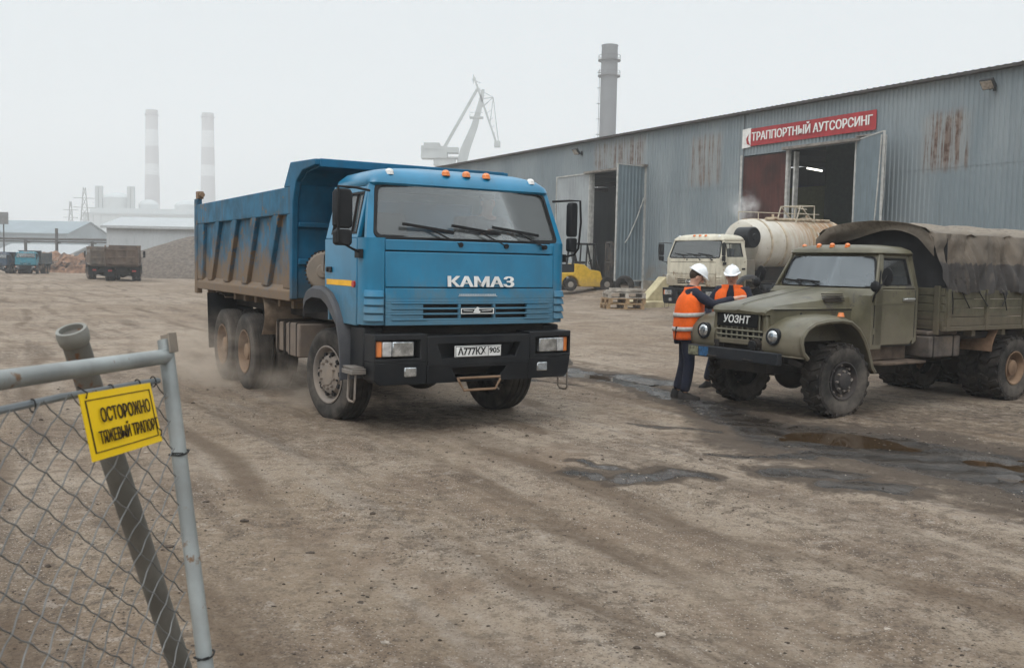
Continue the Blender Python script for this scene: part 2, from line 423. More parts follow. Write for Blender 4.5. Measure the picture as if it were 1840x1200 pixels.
        if stripe:
            MB().box(.11, .86, s * 1.2315, s * 1.234, 1.545, 1.605).build('reflective_stripe', mat('yellow_reflector', (.8, .42, .02), .4), dr)
            MB().cyl((.93, s * 1.23, 1.57), .035, s * .02, 'y', 16).build('side_marker', RED, dr)
        # arch filler behind the door, fender, lower black step panel
        MB().prism([(-.02, 1.5), (.2, 1.475), (.36, 1.4), (.5, 1.28), (.62, 1.14), (1.05, 1.14), (1.05, 1.2), (.6, 1.6), (-.02, 1.62)], 'y', s * .5, s * 1.18).build('wheel_arch', BLACK, root)
        arc = [(-.5, 1.24), (-.49, 1.38), (-.4, 1.47), (-.2, 1.52), (.1, 1.515), (.3, 1.46), (.47, 1.35), (.6, 1.2), (.68, 1.05), (.72, .85), (.73, .6)]
        f = MB()
        f.loft([[(x, s * 1.0, z), (x, s * 1.27, z), (x, s * 1.3, z - .03), (x + (.0 if i < 5 else -.03), s * 1.3, z - .13 + (.06 if i > 6 else 0)), (x, s * 1.27, z - .05), (x, s * 1.0, z - .04)] for i, (x, z) in enumerate(arc)])
        f.build('fender', mat('grey_plastic', (.06, .062, .07), .55, dirt=.45, dcol=(.13, .115, .1)), root, bevel=.008)
        MB().box(.74, 1.12, s * .98, s * 1.2, .62, 1.13).build('step_panel', BLACK, root, bevel=.02)
        st = MB().box(.92, 1.2, s * 1.2, s * 1.36, .655, .7); st.box(.92, 1.2, s * 1.2, s * 1.34, .7, .715)
        for k in range(6): st.box(.93 + k * .045, .945 + k * .045, s * 1.21, s * 1.35, .715, .73)
        so_ = st.build('step', mat('steel_worn', (.22, .2, .18), .6, .5, dirt=.6), root, bevel=.006)
        MB().tube([(.97, s * 1.3, .66), (.97, s * 1.31, .4), (1.01, s * 1.31, .37), (1.13, s * 1.31, .37), (1.16, s * 1.31, .4), (1.16, s * 1.3, .66)], .012, 6).build('stirrup', RIMGREY, so_)
    # windscreen surround, glass, seal
    def surf(b, o): return b.warp(lambda x, y, z: (wsx(y, z) + x + o, y, z))
    out = rrect(1.2, 1.085, 2.025, 2.665, .02, 6); inn = rrect(1.125, 1.035, 2.045, 2.625, .07, 6); in2 = rrect(1.09, 1.0, 2.083, 2.592, .06, 6)
    surf(MB().ring(out, inn, 'x', -.06, 0), 0).build('windscreen_frame', paint, root, bevel=.012)
    surf(MB().ring(inn, in2, 'x', -.03, .012), 0).build('windscreen_seal', BLACKCLEAN, root, bevel=.006)
    g = MB()
    g.sheet(lambda u, v: (wsx((2 * u - 1) * (1.1 - .085 * v), 2.065 + .54 * v) - .012, (2 * u - 1) * (1.1 - .085 * v), 2.065 + .54 * v), 12, 4, (-.004, 0, 0))
    ws = g.build('windscreen', GLASS, root)
    for py in (-.28, .28, .78):       # three parked wipers
        b = MB(); p0 = Vector((1.285, py + .1, 2.0)); p1 = Vector((wsx(py - .25, 2.16) + .035, py - .24, 2.16))
        b.bar(p0, p1, .018, .014); b.cyl((1.26, py + .1, 2.0), .028, .04, 'x', 10)
        c_ = Vector((wsx(py - .3, 2.165) + .03, py - .24, 2.165))
        b.bar(c_ + Vector((0, -.3, .035)), c_ + Vector((-.01, .3, -.035)), .022, .03)
        b.build('wiper', BLACKCLEAN, root)
    # roof, marker lamps, rear wall, floor
    def plan(x0, x1, hw, r, z, k=5):
        pts = []
        for cx, cy, a0 in ((1, 1, 0), (-1, 1, 90), (-1, -1, 180), (1, -1, 270)):
            for i in range(k):
                a = R(a0 + 90 * i / (k - 1)); y = cy * (hw - r) + r * math.sin(a)
                x = (x1 - r if cx > 0 else x0 + r) + r * math.cos(a)
                pts.append((x - (.06 * (y / hw) ** 2 if cx > 0 else 0), y, z + .03 * (1 - (y / hw) ** 2) * (z > 2.63)))
        return pts
    MB().loft([plan(.04, 1.05, 1.1, .08, 2.595), plan(.02, 1.075, 1.115, .1, 2.625), plan(.02, 1.06, 1.105, .12, 2.675), plan(.05, 1.0, 1.03, .15, 2.745), plan(.12, .9, .9, .2, 2.785), plan(.3, .7, .6, .2, 2.81)]).build('roof', paint, root, smooth=50)
    for py, mt in ((-.86, WHITE), (-.2, ORANGE), (0.05, ORANGE), (.3, ORANGE), (.88, WHITE)):
        z = 2.725 + .03 * (1 - (py / 1.1) ** 2) + (.0 if abs(py) < .5 else -.01)
        b = MB().cyl((.95, py, z - .01), .05, .03, 'z', 14, .045); b.ball((.95, py, z + .025), (.042, .045, .03), 10, 6); b.build('marker_lamp', mt, root)
    MB().box(.04, .085, -1.19, 1.19, 1.15, 2.08).box(.04, .085, -1.12, 1.12, 2.5, 2.62).box(.04, .085, -1.12, -.6, 2.08, 2.5).box(.04, .085, .6, 1.12, 2.08, 2.5).build('rear_wall', paint, root)
    MB().box(.09, 1.14, -1.15, 1.15, 1.5, 1.56).build('cab_floor', INTERIOR, root)
    MB().loft([[(1.17, y, 2.05), (1.0, y, 2.09), (.85, y, 2.03), (.8, y, 1.85), (1.1, y, 1.6)] for y in (-1.08, 1.08)]).build('dashboard', INTERIOR, root)
    if text:
        for k_, (px_, py_, a_) in enumerate(((1.05, .1, .3), (1.08, .3, -.4), (1.0, .75, .2))): MB().obox((px_, py_, 2.1), (.16, .24, .012), Matrix.Rotation(a_, 3, 'Z') @ Matrix.Rotation(R(12), 3, 'Y')).build('paper_sheet', WHITE, root)
    for py in (-.55, .55):
        b = MB().box(.2, .68, py - .26, py + .26, 1.62, 1.76); b.loft([[(.2, py - .26, 1.74), (.34, py - .26, 1.74), (.22, py - .22, 2.36), (.1, py - .22, 2.36)], [(.2, py + .26, 1.74), (.34, py + .26, 1.74), (.22, py + .22, 2.36), (.1, py + .22, 2.36)]]); b.build('seat', INTERIOR, root, bevel=.03)
    c = Vector((.82, .55, 2.08)); a_ = Vector((-.55, 0, .83)); u_ = Vector((0, 1, 0)); v_ = a_.cross(u_)
    b = MB().tube([c + .23 * (math.cos(2 * math.pi * k / 24) * u_ + math.sin(2 * math.pi * k / 24) * v_) for k in range(24)], .016, 6, True); b.bar(c - u_ * .22, c + u_ * .22, .03, .015); b.bar(c, c - a_ * .3, .06, .06); b.build('steering_wheel', BLACKCLEAN, root)
    # mirrors on brackets
    for s in (-1, 1):
        mx_ = 1.2; my = s * (1.46 if s < 0 else 1.3); wq = 1.0 if s < 0 else .62
        b = MB().tube([(1.05, s * 1.12, 2.53), (1.14, s * 1.3, 2.545), (mx_ + .05, my + s * .07, 2.54), (mx_ + .06, my + s * .08, 2.3), (mx_ + .05, my + s * .06, 2.0), (1.18, s * 1.35, 1.93), (1.12, s * 1.25, 1.9)], .013, 8)
        b.box(1.03, 1.14, s * 1.22, s * 1.27, 1.84, 1.93); br = b.build('mirror_bracket', BLACKCLEAN, root)
        b = MB().loft([[(mx_ + x, my + y, z) for x, y in ((-.03, -.11 * q * wq), (.04, -.08 * q * wq), (.05, 0), (.04, .08 * q * wq), (-.03, .11 * q * wq))] for z, q in ((2.13, .75), (2.16, 1), (2.48, 1), (2.52, .75))])
        b.loft([[(mx_ + x, my + y, z) for x, y in ((-.03, -.105 * q * wq), (.04, -.08 * q * wq), (.05, 0), (.04, .08 * q * wq), (-.03, .105 * q * wq))] for z, q in ((1.96, .7), (1.98, 1), (2.1, 1), (2.12, .75))])
        b.build('mirror', BLACK, br, bevel=.015)
    # bumper with lamps, plate, tow opening
    def R4(a, b_, c_, d): return [(a, c_), (b_, c_), (b_, d), (a, d)]
    bm_ = MB()
    for s in (-1, 1):
        o = R4(s * .62, s * 1.19, .785, 1.075); i = R4(s * .70, s * 1.175, .825, 1.015); bm_.ring(o, i, 'x', 1.12, 1.425)
        bm_.prism([(s * .62, .785), (s * 1.19, .785), (s * 1.18, .6), (s * 1.12, .555), (s * .62, .555)], 'x', 1.12, 1.425)
        bm_.box(1.12, 1.3, s * .70, s * 1.175, .825, 1.015)
    bm_.ring([(-.62, .745), (.62, .745), (.62, 1.05), (-.62, 1.05)], [(-.44, .815), (.44, .815), (.5, .965), (-.5, .965)], 'x', 1.12, 1.425)
    bm_.ring([(-.62, .555), (.62, .555), (.62, .745), (-.62, .745)], [(-.26, .6), (.26, .6), (.33, .715), (-.33, .715)], 'x', 1.12, 1.425)
    bm_.box(1.1, 1.3, -.52, .52, .8, 1.0)
    # the ends of the bumper swing back round the corners
    bm_.warp(lambda x, y, z: (x - .09 * max(0, (abs(y) - 1.0) / .275) ** 2 - (.03 if z < .7 else 0), y, z))
    bp = bm_.build('bumper', BLACK, root, bevel=.012)
    MB().box(1.05, 1.12, -.98, .98, .95, 1.16).build('crossmember', CHASSIS, root)
    for s in (-1, 1):
        b = MB(); b.box(1.3, 1.405, s * .76, s * 1.0, .845, 1.0); b.mi = 1; b.box(1.28, 1.395, s * 1.002, s * 1.10, .845, 1.0); b.mi = 2; b.box(1.27, 1.385, s * 1.102, s * 1.165, .84, 1.003)
        b.warp(lambda x, y, z: (x - .08 * max(0, (abs(y) - 1.0) / .275) ** 2, y, z))
        b.build('headlight', [LENS, CHROME, ORANGE], root, bevel=.012)
        b = MB().box(1.38, 1.415, s * .8 - .07, s * .8 + .07, .635, .735); fl = b.build('fog_lamp', LENS, root, bevel=.012)
    if plate:
        p = MB().box(1.41, 1.432, -.3, .26, .82, .94).build('number_plate', WHITE, root, bevel=.004)
        ink = mat('plate_ink', (.015, .015, .015), .6)
        lettering('lettering', 'А777КХ', .105, ink, p, basis((1.4325, -.1, .878), (0, 1, 0), (0, 0, 1)), bold=.003, width=.34, depth=.002)
        lettering('lettering', '905', .08, ink, p, basis((1.4325, .175, .885), (0, 1, 0), (0, 0, 1)), bold=.002, width=.13, depth=.002)
        MB().ring(R4(-.297, .257, .823, .937), R4(-.291, .251, .829, .931), 'x', 1.432, 1.4338).box(1.432, 1.4338, .094, .099, .829, .931).build('border', ink, p)
        MB().tube([(1.4, -.25, .6), (1.43, -.25, .57), (1.43, -.19, .47), (1.43, .19, .47), (1.43, .25, .57), (1.4, .25, .6), (1.43, .25, .6), (1.43, -.25, .6)], .014, 6).build('tow_bar', RIMRUST, root)

def chassis(root, rear=-5.4, axles=(-2.95, -4.25), track=.95):
    b = MB()
    for s in (-1, 1): b.box(rear, 1.15, s * .36, s * .46, .78, 1.05)
    for x in (-5.2, -3.6, -1.6, -.5, .8): b.box(x - .06, x + .06, -.4, .4, .82, 1.0)
    for x in (0,) + tuple(axles): b.tube([(x, -track, .52), (x, track, .52)], .08, 10); b.ball((x, .0, .52), (.22, .26, .22))
    b.box(-.6, .9, -.55, .55, .55, 1.45); b.box(rear + .5, -.7, -.5, .5, .6, 1.25); b.box(rear + .2, .2, -.9, .9, 1.08, 1.3)      # engine, gearbox, subframe bulk, added to block light below
    for s in (-1, 1):
        b.loft([[(x, s * .6 - .05, z), (x, s * .6 + .05, z), (x, s * .6 + .05, z + .1), (x, s * .6 - .05, z + .1)] for x, z in ((-.8, .72), (-.4, .6), (0, .58), (.4, .6), (.8, .72))])
        b.loft([[(x, s * .55 - .05, z), (x, s * .55 + .05, z), (x, s * .55 + .05, z + .14), (x, s * .55 - .05, z + .14)] for x, z in ((-4.4, .62), (-3.6, .82), (-2.8, .62))])
    return b.build('chassis_frame', CHASSIS, root, bevel=.01)

def tipper(root, paint, guard=None):
    guard = guard or paint
    """tipping body: ribbed sides, cab guard, tailgate"""
    for s in (-1, 1):
        b = MB(); y = s * 1.2
        b.box(-6.0, -1.08, s * 1.17, y, 1.42, 2.42)                       # side skin
        b.loft([[(-6.05, s * 1.15, z0), (-6.05, s * 1.265, z0), (-6.05, s * 1.265, z1), (-6.05, s * 1.15, z1)] if k == 0 else [(-1.1, s * 1.15, z0), (-1.1, s * 1.265, z0), (-1.1, s * 1.265, z1), (-1.1, s * 1.15, z1)] for k, (z0, z1) in enumerate(((2.36, 2.68), (2.36, 2.69)))])
        for xb in (-5.2, -4.2, -3.2, -2.2):                                # slanted ribs
            b.prism([(xb - .14, 1.46), (xb + .14, 1.46), (xb + .62, 2.37), (xb + .38, 2.37)], 'y', s * 1.19, s * 1.262)
        b.prism([(-6.05, 1.45), (-5.72, 1.45), (-5.6, 2.37), (-6.05, 2.37)], 'y', s * 1.19, s * 1.255)
        b.prism([(-1.42, 1.45), (-1.1, 1.45), (-1.1, 2.37), (-1.25, 2.37)], 'y', s * 1.19, s * 1.255)
        b.prism([(s * 1.1, 1.3), (s * 1.27, 1.3), (s * 1.27, 1.42), (s * 1.19, 1.5), (s * 1.1, 1.5)], 'x', -6.0, -1.1)
        sd_ = b.build('side_wall', paint, root, bevel=.012)
        g = MB().prism([(-1.36, 2.69), (-1.1, 2.98), (-.2, 2.95), (-.2, 2.88), (-.66, 2.85), (-.88, 2.74), (-1.0, 2.5), (-1.02, 1.33), (-1.12, 1.33), (-1.12, 2.69)], 'y', s * 1.19, s * 1.265)
        g.build('guard_gusset', guard, root, bevel=.012)
    b = MB()
    sec = [(-.2, 2.945), (-1.1, 2.975), (-1.14, 2.7), (-1.14, 1.34), (-1.04, 1.34), (-1.03, 2.45), (-.92, 2.7), (-.7, 2.83), (-.2, 2.87)]
    b.prism(sec, 'y', -1.2, 1.2)
    b.box(-1.03, -.98, -1.19, 1.19, 2.2, 2.26).box(-1.03, -.98, -1.19, 1.19, 1.75, 1.82)
    b.box(-.24, -.19, -1.21, 1.21, 2.86, 2.955)
    b.build('cab_guard', guard, root, bevel=.01)
    b = MB().box(-6.0, -1.1, -1.17, 1.17, 1.34, 1.44)
    for x in np.arange(-5.8, -1.2, .55): b.box(x, x + .1, -1.15, 1.15, 1.2, 1.34)
    b.build('bed_floor', paint, root)
    b = MB().box(-6.08, -6.0, -1.2, 1.2, 1.32, 2.62)
    for x in (-1.1, -.4, .4, 1.1): b.box(-6.15, -6.08, x - .08, x + .08, 1.32, 2.55)
    for z in (1.4, 1.9, 2.5): b.box(-6.14, -6.08, -1.2, 1.2, z, z + .12)
    for s in (-1, 1): b.box(-6.2, -6.02, s * 1.18, s * 1.27, 1.22, 2.78)
    tg = b.build('tailgate', paint, root, bevel=.012)
    for s in (-1, 1): MB().box(-6.16, -6.0, s * 1.16, s * 1.25, 2.78, 2.9).tube([(-6.1, s * 1.2, 2.84), (-5.9, s * 1.2, 2.84)], .04, 8).build('hinge', RIMRUST, tg)
    muddy = mat('mud_plate', (.2, .15, .11), .9, var=.35, scale=8, dirt=.6, bump=.4)
    for s in (-1, 1):
        MB().sheet(lambda u, v: (-2.28 + .14 * math.sin(v * 3) - .08 * u, s * (.62 + .62 * u), .8 + .52 * v), 4, 5, (-.015, 0, 0)).build('mudguard', muddy, root)
        MB().sheet(lambda u, v: (-4.82 - .1 * v - .05 * math.sin(u * 5), s * (.65 + .72 * u), .42 + .85 * v), 4, 4, (-.015, 0, 0)).build('mudflap', BLACK, root)
        MB().sheet(lambda u, v: (-5.0 + .55 * u, s * (.62 + .58 * v), 1.24 + .04 * math.sin(u * 3)), 4, 2, (0, 0, -.02)).build('rear_fender', CHASSIS, root)
    b = MB().box(-5.5, -5.3, -.9, .9, .7, .95); b.mi = 1
    for s in (-1, 1): b.box(-5.52, -5.5, s * .9 - .15 * s, s * .9 + .15 * s, .8, .93)
    b.build('rear_light_bar', [CHASSIS, RED], root)
    # tanks on the frame, air filter behind the cab
    b = MB().box(-2.15, -1.62, -1.12, -.5, .62, 1.0).box(-1.58, -1.12, -1.14, -.5, .6, 1.02); b.mi = 1
    for x in (-2.0, -1.72, -1.48, -1.22): b.box(x - .02, x + .02, -1.15, -.5, .59, 1.03)
    b.build('battery_box', [mat('dusty_tank', (.16, .13, .11), .8, dirt=.7), CHASSIS], root, bevel=.03)
    b = MB().lathe([(-2.1, .0001), (-2.1, .3), (-1.1, .3), (-1.1, .0001)], (0, .82, .8), 'x', 20); b.build('fuel_tank', mat('dusty_tank', (.16, .13, .11)), root, bevel=.03)
    b = MB(); b.lathe([(-.06, .0001), (-.06, .07), (-.04, .09), (-.03, .2), (0, .235), (.25, .235), (.25, .0001)], (0, 0, 0), 'y', 24); b.mi = 1
    for k in range(30):
        a = 2 * math.pi * k / 30; b.obox((.235 * math.cos(a), .1, .235 * math.sin(a)), (.03, .22, .02), Matrix.Rotation(-a, 3, 'Y'))
    b.mi = 2
    b.bar((0, -.07, 0), (0, -.05, .2), .03, .02); b.bar((0, -.07, 0), (.17, -.05, -.1), .03, .02)
    b.build('air_filter', [mat('filter_housing', (.2, .17, .14), .8, dirt=.5), CHASSIS, RIMGREY], root, loc=(-.55, -1.02, 1.68), rot=(0, 0, R(48)))

def dump_truck(paint, bedpaint, label, loc, rz, group=None, text=None, scale=1, lod=True, guard=None):
    t = thing('dump_truck', label, 'dump truck', loc, rz, group)
    cab(t, paint, stripe=lod, text=text, plate=lod); chassis(t); tipper(t, bedpaint, guard)
    for s in (-1, 1):
        make_wheel(t, (0, s * 1.04, .525), .53, .31, .325, 'convex', s, RIMGREY).rotation_euler = (0, R(random.uniform(0, 40)), R(9))
        for x in (-2.95, -4.15):
            make_wheel(t, (x, s * 1.18, .525), .53, .29, .3, 'dish', s, RIMRUST); make_wheel(t, (x, s * .84, .525), .53, .29, .3, 'dish', s, RIMRUST, seg=24)
    t.scale = (scale,) * 3
    return t
BLUE = mat('blue_paint', (.004, .165, .305), .32, var=.14, scale=2.2, dirt=.55, dz=(1.05, 1.9), dcol=(.10, .14, .15), drip=.12, coat=.25)
BLUEGUARD = mat('cab_guard_blue', (.008, .10, .19), .55, var=.25, scale=2, dirt=.5, dz=(1.2, 2.0), dcol=(.1, .1, .09), drip=.2)
BLUEBED = mat('worn_blue_bed', (.02, .11, .19), .6, var=.35, scale=3, dirt=1.0, dz=(1.1, 2.7), dcol=(.185, .13, .085), patch=.28, pcol=(.14, .10, .065), drip=.55)

# ------------------------------------------------------------------ bonneted army lorry (origin on the ground under the front axle)
OLIVE = mat('olive_paint', (.104, .093, .058), .36, var=.2, scale=3.5, dirt=.6, dz=(.7, 1.5), dcol=(.155, .13, .092), patch=.12, pcol=(.07, .06, .045), bump=.03)
PLANK = mat('olive_planks', (.085, .077, .052), .75, var=.2, scale=6, dirt=.5, dz=(1.0, 1.5), dcol=(.14, .11, .08), drip=.5)
def tarp_mat():
    N = NT('canvas_tarp'); P = N.coord(); z = N.sep(P)[2]
    n1 = N.noise(P, 3, 6); n2 = N.noise(N.mapping(P, (3, 3, .35)), 3, 5); n3 = N.noise(P, 14, 6, .65)
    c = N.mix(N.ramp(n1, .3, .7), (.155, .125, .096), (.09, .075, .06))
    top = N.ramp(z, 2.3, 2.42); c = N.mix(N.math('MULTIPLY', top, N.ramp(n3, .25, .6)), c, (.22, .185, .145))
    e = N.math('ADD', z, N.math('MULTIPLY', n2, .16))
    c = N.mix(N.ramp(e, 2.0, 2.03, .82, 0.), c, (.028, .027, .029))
    c = N.mix(N.ramp(n2, .52, .72, 0, .55), c, (.12, .095, .073))
    c = N.mix(N.ramp(n3, .55, .8, 0, .5), c, (.04, .037, .034))
    b = N.bump(n3, .5, .02); w_ = N.noise(P, 260, 2); b = N.bump(w_, .25, .004, b)
    return N.done(N.pbr(c, .88, 0, b))
TARP = tarp_mat()
TARPIN = mat('tarp_inside', (.03, .03, .032), .9, bump=.3, bscale=12)
def army_lorry(label, loc, rz):
    t = thing('army_truck', label, 'truck', loc, rz)
    # bonnet with side panels
    st = [(.902, .38, 1.262), (.91, .42, 1.285), (.89, .445, 1.318), (.845, .455, 1.348), (.80, .46, 1.365), (.66, .47, 1.395), (.45, .485, 1.43), (.2, .505, 1.47), (-.2, .525, 1.525), (-.5, .54, 1.57), (-.56, .55, 1.575)]
    rings = []
    for x, w_, z in st:
        zb, zl = (.92, 1.325) if x < .82 else (1.25, min(1.325, z - .012))
        h = [(w_, zb), (w_, (zb + zl) / 2), (w_ + .004, zl - .02), (w_ + .012, zl), (w_ - .012, zl + .01), (w_ * .93, zl + .01 + max(0, z - zl - .01) * .55), (w_ * .72, z - .008), (w_ * .4, z), (.035, z + .004), (.025, z + .012)]
        rings.append([(x, y, q) for y, q in h] + [(x, -y, q) for y, q in reversed(h)])
    MB().loft(rings).build('bonnet', OLIVE, t, smooth=30)
    for s in (-1, 1):
        b = MB()
        for k in range(5): b.box(-.42, -.08, s * .495, s * .545, 1.415 + k * .022, 1.427 + k * .022)
        b.warp(lambda x, y, z: (x, y - (x + .25) * s * .07 - s * (z - 1.41) * .35, z)); b.build('bonnet_vent', CHASSIS, t)
        MB().box(.3, .42, s * .455, s * .478, 1.24, 1.28).cyl((.34, s * .47, 1.26), .02, s * .03, 'y', 8).build('bonnet_latch', BLACK, t)
    b = MB()
    for (x0, _, z0), (x1, _, z1) in zip(st[3:], st[4:]): b.bar((x0, 0, z0 + .012), (x1, 0, z1 + .012), .012, .006)
    for s in (-1, 1):
        for (x0, w0, _), (x1, w1, _) in zip(st[4:], st[5:]): b.bar((x0, s * (w0 + .011), 1.312), (x1, s * (w1 + .011), 1.312), .006, .01)
    b.build('bonnet_seam', BLACKCLEAN, t)
    for s in (-1, 1):
        MB().bar((-.645, s * .832, .88), (-.645, s * .832, 1.57), .012, .006).bar((-1.505, s * .822, .95), (-1.505, s * .822, 1.57), .012, .006).build('door_gap', BLACKCLEAN, t)
        for z in (1.05, 1.42): MB().cyl((-.64, s * .838, z - .04), .014, .08, 'z', 8).build('hinge', OLIVE, t)
    # nose with the grille: opening, bars
    MB().ring(rrect(.455, .43, .86, 1.285, .07, 5), rrect(.38, .38, .93, 1.255, .03, 5), 'x', .81, .885).build('nose_panel', OLIVE, t, bevel=.012)
    MB().box(.78, .815, -.41, .41, .9, 1.28).build('radiator', BLACKCLEAN, t)
    b = MB()
    for k in range(8): y = -.315 + k * .09; b.tube([(.875, y, .93), (.875, y, 1.255)], .011, 6)
    for z in (.975, 1.04): b.tube([(.882, -.38, z), (.882, .38, z)], .013, 6)
    g = b.build('grille', mat('grille_olive', (.16, .15, .11), .5), t)
    p = MB().box(.888, .893, -.375, .3, 1.085, 1.252).build('number_board', mat('board_black', (.005, .005, .005), .9), t)
    lettering('lettering', 'УОЗНТ', .13, WHITE, p, basis((.8945, -.05, 1.17), (0, 1, 0), (0, 0, 1)), bold=.002, width=.44, shear=.15)
    b = MB().cyl((.88, .3, .88), .075, .09, 'x', 16); b.mi = 1; b.cyl((.968, .3, .88), .06, .02, 'x', 16, .05); b.build('horn', [CHASSIS, BLACKCLEAN], t)
    crv = [(.86, .79), (.91, .86), (.915, .97), (.87, 1.08), (.76, 1.165), (.6, 1.225), (.38, 1.255), (.1, 1.265), (-.08, 1.24), (-.24, 1.15), (-.36, 1.02), (-.46, .85), (-.54, .66), (-.6, .6)]
    for s in (-1, 1):
        L = len(crv) - 1
        def fen(u, v):
            a = u * L; i = min(int(a), L - 1); q = a - i
            x = crv[i][0] + (crv[i + 1][0] - crv[i][0]) * q; z = crv[i][1] + (crv[i + 1][1] - crv[i][1]) * q
            e = max(0, v - .6) / .4
            return (x - .17 * e * e * max(0, 1 - u / .42), s * (.40 + .51 * v), z - .045 * e * e * (1 if u > .2 else .4))
        f = MB().sheet(fen, 26, 8, (0, 0, -.025))
        rim = [Vector(fen(k / 26, 1.0)) for k in range(27)]
        f.tube([p_ + Vector((0, 0, -.02)) for p_ in rim], .028, 6)
        f.sheet(lambda u, v: Vector(fen(.02 + .05 * u, v * .98)) + Vector((-.02 * u, 0, -.02 - .06 * u)), 2, 5, (-.02, 0, 0))
        f.build('fender', OLIVE, t, smooth=50)
        MB().prism([(.8, .8), (.76, 1.1), (.4, 1.22), (-.1, 1.2), (-.4, .9), (-.5, .62), (-.5, 1.3), (.78, 1.3)], 'y', s * .42, s * .43).build('inner_wing', CHASSIS, t)
        h = MB().lathe([(-.1, .05), (-.02, .1), (.05, .105), (.062, .097), (.058, .08)], (.88, s * .575, 1.0), 'x', 24); h.build('headlight_housing', BLACK, t)
        MB().lathe([(.05, .085), (.068, .07), (.08, .04), (.085, .0001)], (.88, s * .575, 1.0), 'x', 20).build('headlight', LENS, t)
        MB().cyl((.02, s * .84, 1.245), .045, .05, 'z', 12, .03).build('turn_signal', ORANGE, t)
    b = MB().box(.95, 1.03, -.75, .75, .67, .815).box(.7, .95, -.4, -.3, .66, .8).box(.7, .95, .3, .4, .66, .8)
    bp = b.build('bumper', mat('bumper_black', (.018, .02, .024), .45, dirt=.3, dcol=(.1, .095, .09)), t, bevel=.012)
    MB().box(1.025, 1.036, -.73, -.56, .685, .8).build('plate_sticker', mat('pale_sticker', (.18, .18, .12), .6, dirt=.5, var=.5, scale=25), bp)
    MB().box(1.025, 1.036, -.545, -.38, .685, .8).build('plate_sticker', mat('blue_sticker', (.02, .09, .2), .5, dirt=.3, var=.4, scale=25), bp)
    for s in (-1, 1): MB().tube([(1.02, s * .36, .7), (1.08, s * .34, .7), (1.08, s * .26, .7), (1.02, s * .24, .7)], .015, 6).build('tow_hook', CHASSIS, bp)
    # cab
    cy = lambda z: .83 if z < 1.58 else .83 - .12 * (z - 1.58) / .45
    MB().loft([[(-.53 - .05 * (y / .8) ** 2, y, .82), (-.53 - .05 * (y / .8) ** 2, y, 1.5), (-.56 - .12 * (y / .8) ** 2, y, 1.585), (-.72 - .08 * (y / .8) ** 2, y, 1.585), (-.72 - .08 * (y / .8) ** 2, y, .82)] for y in (-.83, -.6, -.3, 0, .3, .6, .83)]).build('cowl', OLIVE, t, smooth=40)
    zx = lambda y, z: -.60 - .40 * (z - 1.575) - .14 * (y / .8) ** 2
    def wsf(b, o=0): return b.warp(lambda x, y, z: (zx(y, z) + x + o, y, z))
    out, inn, in2 = rrect(.83, .715, 1.57, 2.05, .02, 6), rrect(.775, .67, 1.6, 2.0, .07, 6), rrect(.755, .65, 1.617, 1.983, .06, 6)
    wsf(MB().ring(out, inn, 'x', -.05, 0)).build('windscreen_frame', OLIVE, t, bevel=.012)
    wsf(MB().ring(inn, in2, 'x', -.03, .008)).build('windscreen_seal', BLACKCLEAN, t)
    MB().sheet(lambda u, v: (zx((2 * u - 1) * (.77 - .1 * v), 1.605 + .39 * v) - .012, (2 * u - 1) * (.77 - .1 * v), 1.605 + .39 * v), 14, 3, (-.004, 0, 0)).build('windscreen', glass_mat('army_glass', (.62, .66, .68), .3, (.40, .44, .47)), t)  # blue-grey veil paints reflected sky onto the dusty pane
    for py in (-.5, -.2):
        b = MB(); b.bar((-.55 - .1 * py * py, py + .25, 1.6), (zx(py, 1.66) + .03, py + .02, 1.665), .014, .012); b.bar((zx(py - .2, 1.67) + .03, py - .2, 1.675), (zx(py + .2, 1.65) + .03, py + .2, 1.652), .02, .025); b.build('wiper', BLACKCLEAN, t)
    for s in (-1, 1):
        d = MB().prism([(-.66, .86), (-1.42, .86), (-1.5, .95), (-1.5, 1.58), (-.66, 1.58)], 'y', s * .795, s * .83)
        oy = [(-.67, 1.585), (-1.49, 1.585), (-1.46, 2.03), (-.87, 2.03)]; iy = [(-.74, 1.63), (-1.42, 1.63), (-1.4, 1.98), (-.9, 1.98)]
        r_ = MB().ring(oy, iy, 'y', 0, 1).warp(lambda x, q, z: (x, s * (cy(z) - .035 + .035 * q), z)); d.add(r_.v, r_.f)
        dr = d.build('door', OLIVE, t, bevel=.014)
        MB().add([(x, s * (cy(z) - .02), z) for x, z in iy], [(0, 1, 2, 3)]).build('window', glass_mat('army_side_glass', (.4, .44, .46), .1), dr)
        MB().ring(iy, [(-.765, 1.648), (-1.405, 1.648), (-1.387, 1.965), (-.915, 1.965)], 'y', 0, 1).warp(lambda x, q, z: (x, s * (cy(z) - .03 + .034 * q), z)).build('window_seal', BLACKCLEAN, dr)
        h = MB().box(-1.46, -1.22, s * .832, s * .845, 1.43, 1.47).tube([(-1.25, s * .84, 1.45), (-1.26, s * .875, 1.455), (-1.42, s * .875, 1.455)], .012, 6); h.build('handle', mat('worn_chrome', (.4, .4, .38), .3, .8), dr)
        MB().bar((-.665, s * .835, 1.385), (-1.49, s * .835, 1.405), .008, .008).build('door_crease', OLIVE, dr)
        for x in (-1.5,): MB().prism([(-1.51, .86), (-1.6, .9), (-1.6, 1.58), (-1.57, 2.03), (-1.47, 2.03), (-1.51, 1.58)], 'y', s * .6, s * .8).warp(lambda x, y, z: (x, y if z < 1.6 else s * (abs(y) - .1), z)).build('cab_corner', OLIVE, t)
        b = MB().tube([(-.62, s * .82, 1.42), (-.5, s * .92, 1.5), (-.5, s * 1.0, 1.6)], .01, 6).tube([(-.62, s * .82, 1.6), (-.5, s * 1.0, 1.6), (-.62, s * 1.02, 1.78)], .009, 6)
